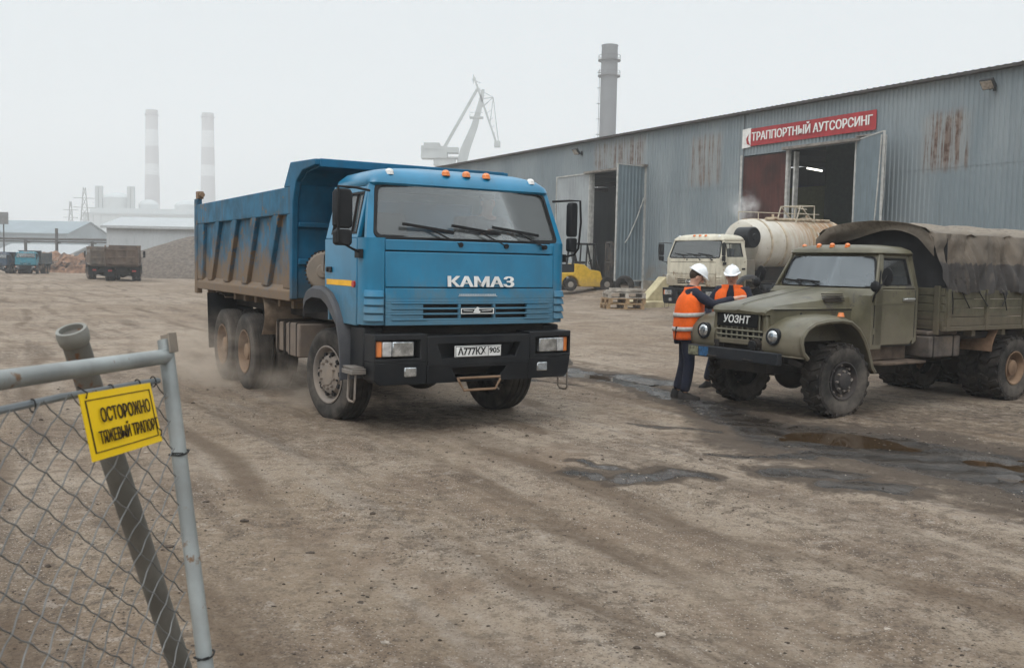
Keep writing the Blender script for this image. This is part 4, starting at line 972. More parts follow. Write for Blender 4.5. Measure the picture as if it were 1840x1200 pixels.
    c = N_.mix(N_.math('MULTIPLY', N_.ramp(st, .5, .64), N_.ramp(drift2, .42, .56, .1, .75)), c, (.115, .082, .058))
    c = N_.mix(N_.ramp(trA, .5, .66, 0, .45), c, (.125, .09, .065)); c = N_.mix(N_.ramp(trA, .32, .44, .4, 0.), c, (.34, .295, .25))
    gm = N_.ramp(drift, .42, .58, .6, 1.)
    c = N_.mix(N_.math('MULTIPLY', N_.ramp(fine, .5, .6, 0, .75), gm), c, (.10, .075, .056)); c = N_.mix(N_.math('MULTIPLY', N_.ramp(fine, .36, .46, .65, 0.), gm), c, (.40, .35, .30))
    c = N_.mix(N_.math('MULTIPLY', N_.ramp(grit, .52, .62, 0, .65), gm), c, (.085, .065, .05)); c = N_.mix(N_.math('MULTIPLY', N_.ramp(grit, .36, .45, .5, 0.), gm), c, (.42, .37, .32))
    specks = None
    for sc_, r0_, r1_, keep, dr, dk in ((9., .06, .11, .6, drift2, (.03, .023, .018)), (19., .10, .18, .4, drift, (.04, .031, .024)), (23., .10, .18, .5, drift2, (.52, .46, .40)), (42., .15, .24, .35, drift, (.05, .038, .03)), (47., .16, .26, .4, drift2, (.52, .46, .40))):
        v = N_.n('TexVoronoi', {'Vector': N_.mapping(P, loc=(sc_, r1_ * 100, 0)), 'Scale': sc_, 'Randomness': 1.}).outputs
        m_ = N_.math('MULTIPLY', N_.math('MULTIPLY', N_.ramp(v[0], r0_, r1_, 1., 0.), N_.math('GREATER_THAN', N_.sep(v[1])[0], keep)), N_.ramp(dr, .42, .56, .25, 1.))
        c = N_.mix(N_.math('MULTIPLY', m_, .9), c, dk); specks = m_ if specks is None else N_.math('MAXIMUM', specks, m_)
    # tyre treads pressed along the driving direction
    q = N_.sep(Q); lat = N_.math('ADD', q[1], N_.math('MULTIPLY', N_.math('SUBTRACT', N_.noise(N_.mapping(Q, (.09, .05, 1)), 1.0, 2), .5), 3.2)); tread = None
    rut = None
    for l0 in (3.84, 5.85, 1.2, 2.2, 4.7, 6.9, 8.4, 10.2, 2.95, .2):
        a_ = N_.math('ABSOLUTE', N_.math('SUBTRACT', lat, l0)); band = N_.ramp(a_, .09, .16, 1., 0.)
        wv = N_.math('SINE', N_.math('ADD', N_.math('MULTIPLY', q[0], 88.), N_.math('MULTIPLY', a_, 70.)))
        z_ = N_.math('MULTIPLY', band, N_.ramp(wv, -.1, .5)); tread = z_ if tread is None else N_.math('MAXIMUM', tread, z_)
        r2_ = N_.ramp(a_, .05, .22, 1., 0.); rut = r2_ if rut is None else N_.math('MAXIMUM', rut, r2_)
    rut = N_.math('MULTIPLY', rut, N_.ramp(N_.noise(N_.mapping(Q, (.25, .8, 1)), 1.0, 6, .7), .44, .6)); c = N_.mix(N_.math('MULTIPLY', rut, .7), c, (.115, .08, .054))
    tread = N_.math('MULTIPLY', tread, N_.math('MULTIPLY', N_.ramp(drift2, .46, .58), N_.ramp(mid, .4, .55)))
    c = N_.mix(N_.math('MULTIPLY', tread, .3), c, (.12, .088, .062))
    # damp fringe, painted shade under the tipper and wet mud, with tyre marks churned through it
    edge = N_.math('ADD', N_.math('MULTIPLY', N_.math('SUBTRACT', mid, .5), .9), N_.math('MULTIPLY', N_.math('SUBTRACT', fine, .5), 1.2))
    dm = N_.ramp(N_.math('ADD', dampShadeA, edge), .25, .8); wn = N_.math('ADD', wetA, edge); wm = N_.ramp(wn, .35, .85)
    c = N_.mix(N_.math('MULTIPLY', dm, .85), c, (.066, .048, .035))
    ch = N_.math('SINE', N_.math('ADD', N_.math('MULTIPLY', N_.sep(N_.mapping(P, rot=(0, 0, R(12))))[1], 16.), N_.math('MULTIPLY', mid, 14.)))
    c = N_.mix(N_.math('MULTIPLY', wm, .92), c, N_.mix(N_.ramp(ch, -.3, .6), (.02, .016, .013), (.05, .041, .034)))
    gl = N_.math('ADD', wn, N_.math('ADD', N_.math('MULTIPLY', N_.math('SUBTRACT', drift, .5), 1.6), N_.math('MULTIPLY', ch, .1)))
    ro = N_.mix(N_.ramp(gl, .55, .9), (.93,) * 3, (.11,) * 3)
    flat = N_.ramp(gl, .55, .9, .8, .22)
    b = N_.n('Bump', {'Height': fine, 'Strength': flat, 'Distance': .05}).outputs[0]; b = N_.bump(grit, .6, .012, b); b = N_.bump(specks, .8, .012, b); b = N_.bump(tread, .3, -.015, b); b = N_.bump(rut, .4, -.05, b); b = N_.bump(N_.math('MULTIPLY', ch, wm), .35, .03, b)
    c = N_.n('HueSaturation', {'Color': c, 'Value': .88, 'Saturation': 1.14}).outputs[0]
    m_ = N_.done(N_.pbr(c, ro, 0., b, Specular_IOR_Level=.4))
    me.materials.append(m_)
    o = bpy.data.objects.new('ground', me); COL.objects.link(o); tag(o, kind='structure')
build_ground()
def gh(x, y): return float(ground_height(np.array([x]), np.array([y]))[0])
def water_mat():
    N = NT('puddle_water'); P = N.coord(); n = N.noise(P, 5, 4)
    return N.done(N.pbr(N.mix(n, (.06, .036, .018), (.035, .022, .012)), .04, 0., N.bump(N.noise(P, 9, 3), .05, .01), Specular_IOR_Level=.6))
WATER = water_mat()
for (p, w_), lab in zip(PUD, ('brown', 'long', 'small', 'edge', 'edge')):
    xs, ys = [q[0] for q in p], [q[1] for q in p]; cx, cy = (min(xs) + max(xs)) / 2, (min(ys) + max(ys)) / 2
    b = MB(); rx, ry = (max(xs) - min(xs)) / 2 + max(w_) * 1.25, (max(ys) - min(ys)) / 2 + max(w_) * 1.25
    b.add([(cx + rx * math.cos(a), cy + ry * math.sin(a), -.02) for a in np.linspace(0, 2 * math.pi, 40, endpoint=False)], [tuple(range(40))])
    tag(b.build('puddle', WATER, smooth=0), kind='structure')

# loose stones and clods on the dirt
def pebbles():
    rng = np.random.default_rng(5); V, F = [], []
    ico = [(0, 0, 1), (.9, 0, .35), (.28, .85, .35), (-.72, .53, .35), (-.72, -.53, .35), (.28, -.85, .35), (.72, .53, -.35), (-.28, .85, -.35), (-.9, 0, -.35), (-.28, -.85, -.35), (.72, -.53, -.35), (0, 0, -1)]
    fc = [(0, 1, 2), (0, 2, 3), (0, 3, 4), (0, 4, 5), (0, 5, 1), (1, 6, 2), (2, 7, 3), (3, 8, 4), (4, 9, 5), (5, 10, 1), (6, 7, 2), (7, 8, 3), (8, 9, 4), (9, 10, 5), (10, 6, 1), (11, 7, 6), (11, 8, 7), (11, 9, 8), (11, 10, 9), (11, 6, 10)]
    MI = []
    n = 0
    while n < 9000:
        d = 2.2 + 13 * rng.random() ** 1.5; a = R(rng.uniform(-36, 36)); x, y = d * math.sin(a), d * math.cos(a)
        dens = float(fbm(np.array([x * .7]), np.array([y * .7]), 77)[0])
        if rng.random() > sstep(.38, .66, dens) + .05: continue
        n += 1
        s = .003 + .007 * rng.random() ** 2.2 + (.016 * rng.random() if rng.random() < .03 else 0)
        z = gh(x, y) + s * .15; o = len(V); c_, sn = math.cos(rng.random() * 6), math.sin(rng.random() * 6)
        sx, sy, sz = s * rng.uniform(.8, 1.5), s * rng.uniform(.7, 1.1), s * rng.uniform(.5, .8)
        for q in ico:
            k = rng.uniform(.8, 1.15); V.append((x + (q[0] * c_ - q[1] * sn) * sx * k, y + (q[0] * sn + q[1] * c_) * sy * k, z + q[2] * sz * k))
        F += [tuple(i + o for i in f) for f in fc]; MI += [0 if rng.random() < .68 else 1] * 20
    b = MB(); b.v, b.f, b.m = V, F, MI
    tag(b.build('gravel', [mat('dark_clod', (.06, .046, .036), .9, var=.4, scale=20), mat('pale_chip', (.3, .255, .21), .85, var=.3, scale=20)], smooth=30), kind='stuff')
pebbles()

# ------------------------------------------------------------------ corrugated warehouse (local x runs along the front wall, y points out of it)
def wall_mat():
    N = NT('galvanised_sheet'); P = N.coord(); x, y, z = N.sep(P)
    n1 = N.noise(N.mapping(P, (.35, 1, .18)), 1.0, 5); n2 = N.noise(N.mapping(P, (5, 1, .22)), 1.0, 7, .66); sheet = N.n('TexWhiteNoise', {'W': N.math('FLOOR', N.math('DIVIDE', x, 1.0))}, noise_dimensions='1D').outputs[0]
    c = N.mix(N.ramp(n1, .3, .7), (.175, .215, .235), (.25, .285, .30))
    c = N.mix(N.math('MULTIPLY', sheet, .35), c, (.15, .185, .205))
    c = N.mix(N.ramp(n2, .5, .75, 0, .45), c, (.13, .14, .14))
    c = N.mix(N.math('MULTIPLY', N.ramp(z, 1.0, 2.6, 1, 0), N.ramp(N.noise(P, 1.6, 6), .35, .65)), c, (.2, .18, .15))
    st = N.ramp(N.noise(N.mapping(P, (4.2, 1, .16)), 1.4, 6, .65), .47, .6); sp = N.ramp(N.noise(P, 3.5, 6, .65), .42, .6)
    for x0, x1, z0, z1, k in ((21.4, 23.5, 5.5, 7.9, 1.0), (34.2, 36.6, 5.65, 8.4, .9), (40.0, 44.8, 6.9, 8.9, .8), (21.4, 23.4, 5.5, 6.0, .8), (51, 53, 4, 6, .3)):
        m_ = N.math('MULTIPLY', N.math('MULTIPLY', N.ramp(x, x0 - .2, x0 + .4), N.ramp(x, x1 - .4, x1 + .2, 1, 0)), N.math('MULTIPLY', N.ramp(z, z0 - .15, z0 + .5), N.ramp(z, z1 - .6, z1, 1, 0)))
        c = N.mix(N.math('MULTIPLY', m_, .4 * k), c, (.36, .34, .31))
        c = N.mix(N.math('MULTIPLY', N.math('MULTIPLY', m_, st), k * .75), c, (.16, .09, .055)); c = N.mix(N.math('MULTIPLY', N.math('MULTIPLY', m_, N.math('MULTIPLY', st, sp)), k), c, (.075, .035, .02))
    return N.done(N.pbr(c, .55, .15))
WALL = wall_mat(); DARKIN = mat('dark_interior', (.03, .035, .033), .9); GREENIN = mat('green_interior', (.055, .095, .07), .85); CONC = mat('old_concrete', (.26, .235, .19), .9, var=.25, scale=2, dirt=.5, bump=.3)
LEAF = mat('door_sheet', (.17, .215, .24), .55, .1, var=.1, scale=1.2, drip=.4, dcol=(.2, .2, .2)); FRAME = mat('frame_pale', (.42, .42, .40), .6, var=.2, drip=.4)
REDRUST = mat('rust_red_sheet', (.055, .018, .014), .8, var=.45, scale=.9, drip=.5, dcol=(.06, .03, .02))
def corr(b, s0, s1, z0, z1, y=0., amp=.04, pitch=.2):
    pr = []; n = int((s1 - s0) / pitch)
    for k in range(n + 1):
        s = s0 + k * pitch
        for ds, dy in ((0, 0), (.07, 0), (.1, -amp), (.17, -amp)):
            if s + ds < s1: pr.append((s + ds, y + dy))
    pr.append((s1, y)); o = len(b.v); L = len(pr)
    return b.add([(s, q, z0) for s, q in pr] + [(s, q, z1) for s, q in pr], [(i, i + 1, L + i + 1, L + i) for i in range(L - 1)])
WRZ = math.atan2(.864, -.504); WO = (27.04, 15.77, 0)
def warehouse():
    t = thing('warehouse', 'long grey corrugated metal warehouse with rust streaks and two tall doorways', 'warehouse', WO, WRZ)
    b = MB()
    for s0, s1 in ((-9, 26.4), (32.9, 40.0), (45.0, 86)): corr(b, s0, s1, 1.07, 5.66); corr(b, s0, s1, 5.62, 8.86, .012)
    corr(b, 26.4, 32.9, 6.95, 8.86, .012); corr(b, 40.0, 45.0, 7.0, 8.86, .012)
    b.build('front_wall', WALL, t, smooth=0)
    b = MB().box(32.78, 32.84, .012, .03, 1.07, 8.86); b.build('sheet_joint', mat('joint_dark', (.1, .11, .12)), t)
    b = MB()
    for s0, s1 in ((-9, 26.4), (32.9, 40.0), (45.0, 86)): b.box(s0, s1, -.3, .02, .1, 1.065)
    b.build('plinth', CONC, t, bevel=.02)
    b = MB()                                    # corrugated roof edge over the wall
    n = int(95 / .3)
    for k in range(n):
        s = -9.2 + k * .3; b.add([(s, .32, 8.9), (s + .15, .32, 8.95), (s + .3, .32, 8.9), (s, -26, 9.9), (s + .15, -26, 9.95), (s + .3, -26, 9.9)], [(0, 1, 4, 3), (1, 2, 5, 4)])
    b.box(-9.2, 86, -.1, .28, 8.84, 8.9); b.box(-9.2, 86, .26, .3, 8.83, 8.93)
    b.build('roof', mat('roof_edge_dark', (.07, .065, .06), .8), t, smooth=0)
    b = MB().box(-9, 86, -26, -25.8, 0, 9.8).box(-9, -8.8, -25.8, -.35, 0, 8.85).box(85.8, 86, -25.8, -.35, 0, 8.85); b.build('rear_wall', WALL, t, smooth=0)
    b = MB()
    for s in np.arange(-6, 86, 6.0):
        if not (26 < s < 33 or 40 < s < 45): b.box(s, s + .25, -.6, -.32, .6, 8.7)
        b.bar((s + .1, -.6, 8.5), (s + .1, -25, 9.4), .2, .35)
    b.build('steel_frame', DARKIN, t)
    b = MB().box(24.5, 36, -9.2, -9.0, .6, 8.6).box(24.3, 24.5, -9.2, -.4, .6, 8.6); b.build('partition', GREENIN, t)
    b = MB().box(38.5, 55, -14.2, -14.0, 4.6, 6.9); b.build('partition', mat('lime_wall', (.30, .34, .11), .8), t)
    MB().box(38.5, 55, -14.25, -14.05, .6, 4.58).build('partition', DARKIN, t)
    MB().box(44.4, 44.6, -3.2, -2.9, .62, 7.5).build('inner_post', mat('post_grey', (.2, .22, .23)), t)
    tb = MB().tube([(30.35, -1.5, 6.32), (29.5, -1.5, 6.14)], .04, 8).build('strip_light', emit_mat('tube_light', (1, .97, .85), 4), t)
    # doorway A leaves: one folded flat against the wall, one standing open
    b = MB(); corr(b, 45.05, 48.5, 1.05, 7.02, .09, .02, .3); l1 = b.build('door_leaf', mat('door_sheet_pale', (.30, .325, .335), .5, .1, var=.12, scale=.8, drip=.35, dcol=(.25, .25, .25)), t, smooth=0)
    MB().ring([(45.0, 1.0), (48.55, 1.0), (48.55, 7.07), (45.0, 7.07)], [(45.08, 1.08), (48.47, 1.08), (48.47, 7.0), (45.08, 7.0)], 'y', .05, .12).build('leaf_frame', FRAME, l1)
    def leaf(h, f, z0, z1):
        L = math.hypot(f[0] - h[0], f[1] - h[1]); a = math.atan2(f[1] - h[1], f[0] - h[0]); b = MB(); corr(b, .04, L - .04, z0, z1, 0, .02, .25); corr(b, .04, L - .04, z0, z1, -.03, .0, .25)
        d = b.build('door_leaf', LEAF, t, loc=(h[0], h[1], 0), rot=(0, 0, a), smooth=0)
        MB().ring([(0, z0 - .05), (L, z0 - .05), (L, z1 + .05), (0, z1 + .05)], [(.05, z0), (L - .06, z0), (L - .06, z1), (.05, z1)], 'y', -.05, .03).build('leaf_frame', FRAME, d)
        return d, L
    d, L = leaf((40.0, .05), (39.75, 2.05), 1.07, 7.0)
    b = MB().tube([(.1, -.08, 5.4), (.6, -.1, 4.3), (1.15, -.1, 3.3), (1.4, -.09, 3.0)], .03, 6).tube([(.1, .06, 5.4), (.6, .08, 4.3), (1.15, .08, 3.3), (1.4, .07, 3.0)], .03, 6); b.build('door_chain', FRAME, d)
    d, L = leaf((26.35, .05), (24.0, 1.35), .7, 7.0)
    MB().tube([(L - .1, -.08, 6.9), (L - .15, -.12, 5.0), (L - .4, -.12, 3.0), (L - .9, -.1, 1.2)], .03, 6).tube([(L - .1, .1, 6.9), (L - .15, .12, 5.0), (L - .4, .12, 3.0), (L - .9, .1, 1.2)], .025, 6).build('door_cable', FRAME, d)
    b = MB(); corr(b, 30.1, 32.85, .62, 6.9, -.04, .02, .3); l = b.build('door_leaf', REDRUST, t, smooth=0); tag(l, 'rust red door leaf')
    for q in ((30.0, 30.14, -.12, .06, .62, 6.98), (32.84, 32.96, -.12, .06, .62, 6.98), (26.35, 26.45, -.2, .06, .62, 6.95), (29.75, 29.85, -.35, -.1, .62, 6.9), (39.93, 40.05, -.2, .06, .62, 7.0), (44.95, 45.04, -.2, .045, .62, 7.0)): MB().box(*q).build('door_post', FRAME, t, bevel=.01)
    b = MB().box(25.4, 30.2, .03, .3, 6.97, 7.09).box(39.8, 45.4, .03, .3, 7.02, 7.14).box(25.4, 26.2, .03, .36, 7.1, 7.16); b.build('door_canopy', mat('canopy_grime', (.2, .18, .16), .7, var=.3), t, bevel=.01)
    return t
warehouse()
def on_wall(s, y, z):
    c, q = math.cos(WRZ), math.sin(WRZ); return (WO[0] + c * s - q * y, WO[1] + q * s + c * y, z)
t = thing('banner', 'red banner with white capital lettering above the right doorway', 'banner', on_wall(29.15, .05, 7.35), WRZ)
REDB = mat('banner_red', (.34, .035, .04), .6, var=.15, scale=2, drip=.2, dcol=(.2, .1, .1))
b = MB().sheet(lambda u, v: (-3.68 + 6.85 * u, .02 + .02 * math.sin(u * 9), .78 * v), 20, 2, (0, -.02, 0)); b.build('cloth', REDB, t)
b = MB().sheet(lambda u, v: (3.17 + .55 * u, .02 - .01 * u, -.03 + .86 * v - .03 * u), 2, 2, (0, -.02, 0)); pw = b.build('torn_end', WHITE, t)
MB().prism([(3.2, .05), (3.4, .12), (3.45, .35), (3.3, .55), (3.33, .3)], 'y', .025, .035).build('emblem', REDB, pw)
lettering('lettering', 'ТРАППОРТНЫЙ АУТСОРСИНГ', .52, WHITE, t, basis((-.22, .046, .38), (-1, 0, 0), (0, 0, 1)), bold=.004, width=6.6, fat=.012)
for s, z, lab in ((20.56, 8.25, 'black floodlight high on the warehouse wall at the right end of the roofline'), (45.97, 8.25, 'small floodlight on the warehouse wall above the left doorway')):
    t = thing('floodlight', lab, 'floodlight', on_wall(s, .03, z), WRZ, 'floodlights on the warehouse wall')
    MB().box(-.05, .05, 0, .06, -.12, .12).tube([(0, .05, 0), (0, .3, -.1), (0, .38, .02)], .03, 6).build('bracket', BLACKCLEAN, t)
    M_ = Matrix.Rotation(R(-38), 3, 'X'); b = MB().obox((0, .42, .08), (.5, .14, .4), M_); b.build('housing', BLACK, t, bevel=.03)
    MB().obox((0, .42 + .075 * math.cos(R(-38)), .08 + .075 * math.sin(R(-38))), (.42, .012, .32), M_).build('lens', LENS, t)

# ------------------------------------------------------------------ leaning mesh gate in the foreground
A_, B_, C_ = Vector((-.9468, 2.587, 1.5277)), Vector((-.9991, 1.8368, 1.553)), Vector((-.775, 2.3782, .7408))
ga = (B_ - A_).normalized(); gn = (B_ - A_).cross(C_ - A_).normalized()
if gn.x < 0: gn = -gn
gb = (C_ - A_).normalized()
GALV = mat('galvanised_pipe', (.30, .32, .315), .48, .35, var=.18, scale=6, dirt=.35, dcol=(.16, .13, .1), patch=.1, pcol=(.2, .12, .07), bump=.06)
WIRE = mat('fence_wire', (.16, .16, .155), .6, .4, var=.3)
TIE = mat('black_tie', (.02, .02, .02), .7)
foot = A_ + gb * (A_.z / -gb.z)
gt = thing('mesh_gate', 'leaning galvanised pipe gate with chain link mesh in the left foreground', 'gate', tuple(foot))
def G(a, b_, o=0.): return A_ + ga * a + gb * b_ + gn * o - foot
Lr, Hd = 1.75, (1.5 / -gb.z)
MB().tube([G(0, -.045), G(0, Hd)], .0205, 16).build('end_post', GALV, gt, smooth=50)
b = MB(); b.sheet(lambda u, v: G(-.024 + .05 * u, -.062 + .055 * v, .024), 1, 1, -gn * .004); b.sheet(lambda u, v: G(-.024, -.062 + .055 * u, .024 - .045 * v), 1, 1, ga * .004); b.build('post_lug', mat('rust_plate', (.17, .145, .12), .8, var=.4, dirt=.4, patch=.4), gt)
MB().tube([G(-.002, 0), G(Lr, 0)], .0205, 16).build('top_rail', GALV, gt, smooth=50)
MB().tube([G(0, Hd - .15), G(Lr, Hd - .15)], .0205, 12).tube([G(Lr, -.02), G(Lr, Hd - .1)], .0205, 12).build('lower_frame', GALV, gt, smooth=50)
MB().tube([G(.03, .062, -.02), G(.5, .056, -.025), G(1.0, .062, -.02), G(Lr, .06, -.02)], .0085, 8).build('tension_bar', mat('tension_steel', (.22, .24, .25), .5, .4), gt)
b = MB(); ha, hb = .052, .037; b0, b1 = .06, Hd - .16
def slack(a, q): return Vector((0, 0, 0)) + gb * .006 * math.sin(a * 9 + q * 3) + ga * .006 * math.sin(q * 11 + a * 5) + gn * .01 * math.sin(a * 4 + q * 6)
for sg in (1, -1):
    for k in range(-60, 90):
        pts = []
        for j in range(0, int((b1 - b0) / hb) + 1):
            q = b0 + j * hb; a = (k * 2 + sg * j + (j % 2) * 0) * ha
            if .03 <= a <= Lr - .03: pts.append((a, q, (1 if j % 2 else -1) * sg))
        if len(pts) > 1:
            P = []
            for n_, (a, q, s_) in enumerate(pts):
                P.append(G(a, q, .0028 * s_) + slack(a, q))
                if n_ + 1 < len(pts):
                    a2, q2, _ = pts[n_ + 1]; P.append(G((a + a2) / 2, (q + q2) / 2 - .004 * sg, 0) + slack((a + a2) / 2, (q + q2) / 2))
            b.tube(P, .0017, 5)
b.build('chain_link', WIRE, gt, smooth=60)
b = MB()
for a, q in ((0.0, .27), (0., .80)):
    b = MB(); b.tube([G(a, q) + ga * (.026 * math.cos(k)) + gn * (.026 * math.sin(k)) + gb * .004 * math.sin(k * 2) for k in np.linspace(0, 2 * math.pi, 16, endpoint=False)], .0026, 5, True); b.tube([G(.02, q, .02), G(.07, q - .01, .012)], .002, 5); b.build('wire_tie', TIE, gt)
for a in (.06, .15, .29, .62, 1.0): MB().tube([G(a, .0) + gb * (.062 + .014 * math.cos(k)) + gn * (-.02 + .013 * math.sin(k)) + ga * .01 * math.sin(k) for k in np.linspace(0, 2 * math.pi, 14, endpoint=False)], .0018, 5, True).build('wire_tie', TIE, gt)
# yellow warning sign wired to the mesh
sgn_c = [Vector(v) for v in ((-.9664, 2.1173, 1.4875), (-.9445, 2.4526, 1.4825), (-.9094, 2.4177, 1.3238), (-.9348, 2.0705, 1.3403))]
so_ = sgn_c[3] + gn * .012
st_ = thing('warning_sign', 'yellow warning plate with black border and lettering wired to the mesh gate', 'warning sign', tuple(so_))
ux = (sgn_c[2] - sgn_c[3]); W_ = ux.length; ux.normalize(); uy = (sgn_c[0] - sgn_c[3]); uy = (uy - ux * uy.dot(ux)); H_ = uy.length; uy.normalize(); un = ux.cross(uy)
if un.dot(gn) < 0: un = -un
YEL = mat('sign_yellow', (.80, .52, .005), .45, var=.06, scale=4, dirt=.12); INK = mat('sign_ink', (.025, .015, .01), .6)
def SP(x, y, o=0.): return ux * x + uy * y + un * (o + .006 * math.sin(x * 9))
b = MB().sheet(lambda u, v: SP(W_ * u, H_ * v), 12, 4, -un * .002); pl = b.build('plate', YEL, st_)
b = MB()
def strip(x0, y0, x1, y1): b.sheet(lambda u, v: SP(x0 + (x1 - x0) * u, y0 + (y1 - y0) * v, .0012), 12, 1, -un * .0006)
mg, tk = .016, .0032
strip(mg, H_ - mg - tk * .7, W_ - mg, H_ - mg); strip(mg, mg, W_ - mg, mg + tk * .7); strip(mg, mg, mg + tk * 1.6, H_ - mg); strip(W_ - mg - tk * 1.6, mg, W_ - mg, H_ - mg)
b.build('border', INK, pl)
for s_, y, wd, sz in (('ОСТОРОЖНО', .62, .70, .045), ('ТЯЖЕВЫЙ ТРАПОРТ', .30, .84, .040)):
    M_ = Matrix((ux, uy, un)).transposed().to_4x4(); M_.translation = ux * W_ * .52 + uy * H_ * y + un * .0085
    lettering('lettering', s_, sz, INK, pl, M_, width=W_ * wd, depth=.0008, bold=.0003)
for x, y in ((.02, H_ - .012), (W_ - .01, .014)): MB().tube([SP(x, y, .003), SP(x + .004, y + .012, .006), SP(x - .002, y + .03, -.01)], .0018, 5).build('wire_tie', TIE, st_)
pp = thing('leaning_pipe', 'rusty open ended steel pipe leaning behind the chain link gate', 'pipe', (-.995, 3.163, 0))
T_ = Vector((-1.161, 2.491, 1.592)) - Vector((-.995, 3.163, 0)); Q_ = Vector((-1.0456, 2.96, .479)) - Vector((-.995, 3.163, 0)); D_ = (T_ - Q_).normalized()
b = MB(); b.tube([(0, 0, -.05), Q_, T_], .034, 18)
b.build('pipe_body', mat('pipe_dull', (.15, .145, .13), .6, .3, var=.25, scale=5, dirt=.5, dcol=(.13, .1, .08), patch=.15), pp, smooth=50)
u_ = D_.cross(Vector((0, 1, 0))).normalized(); v_ = D_.cross(u_); M_ = Matrix((u_, v_, D_)).transposed()
b = MB().lathe([(-.03, .034), (-.024, .039), (.0, .0415), (.014, .039), (.014, .031), (-.06, .03), (-.06, .0001)], (0, 0, 0), 'z', 24); b.v = [tuple(T_ + M_ @ Vector(v)) for v in b.v]
b.build('pipe_collar', [mat('collar_steel', (.24, .24, .22), .6, .3, var=.25, dirt=.3)], pp, smooth=40)

# ------------------------------------------------------------------ vehicles and people in the yard
dump_truck(BLUE, BLUEBED, 'blue tipper lorry with ribbed tipping body driving across the dirt yard', (-1.07, 11.25, -.012), R(31 - 90), text='КАМАЗ', guard=BLUEGUARD)
army_lorry('olive green bonneted lorry with a brown canvas tarpaulin over its bed', (3.58, 12.3, -.01), R(-56.5 - 90))
tanker('cream cab-over tanker with a rust streaked tank parked in front of the warehouse', (7.15, 32.9, -.01), R(-55 - 90), R(1.2), 1.05)
J1 = dict(pelvis=(0, 0, .95), spine=(.02, 0, 1.14), chest=(.04, 0, 1.4), neck=(.06, 0, 1.55), head0=(.085, 0, 1.6), head1=(.115, 0, 1.675), head2=(.115, 0, 1.735),
          hipR=(0, -.1, .9), kneeR=(.04, -.12, .5), ankleR=(-.01, -.13, .09), toeR=(.13, -.15, .04), hipL=(0, .1, .9), kneeL=(-.01, .12, .5), ankleL=(-.09, .13, .09), toeL=(.05, .15, .04),
          shR=(.06, -.2, 1.47), elR=(.31, -.28, 1.31), wrR=(.6, -.2, 1.40), shL=(.06, .2, 1.46), elL=(.3, .22, 1.28), wrL=(.53, .12, 1.34))
person('worker seen from the side in white helmet reaching onto the olive lorry bonnet', (2.38, 12.86, 0), R(-6), J1, 6, R(32))
J2 = dict(pelvis=(0, 0, 1.0), spine=(.01, 0, 1.19), chest=(.04, 0, 1.42), neck=(.06, 0, 1.56), head0=(.08, 0, 1.61), head1=(.1, 0, 1.68), head2=(.1, 0, 1.74),
          hipR=(0, -.1, .95), kneeR=(.1, -.22, .52), ankleR=(.12, -.31, .09), toeR=(.27, -.36, .04), hipL=(0, .1, .95), kneeL=(.04, .13, .52), ankleL=(-.02, .14, .09), toeL=(.13, .17, .04),
          shR=(.05, -.19, 1.48), elR=(.1, -.34, 1.22), wrR=(.25, -.3, 1.0), shL=(.05, .19, 1.48), elL=(.12, .33, 1.22), wrL=(.32, .24, 1.12))
person('worker facing the camera in white helmet and open orange vest behind the olive bonnet', (3.27, 14.1, 0), R(-112), J2, 24, R(12))

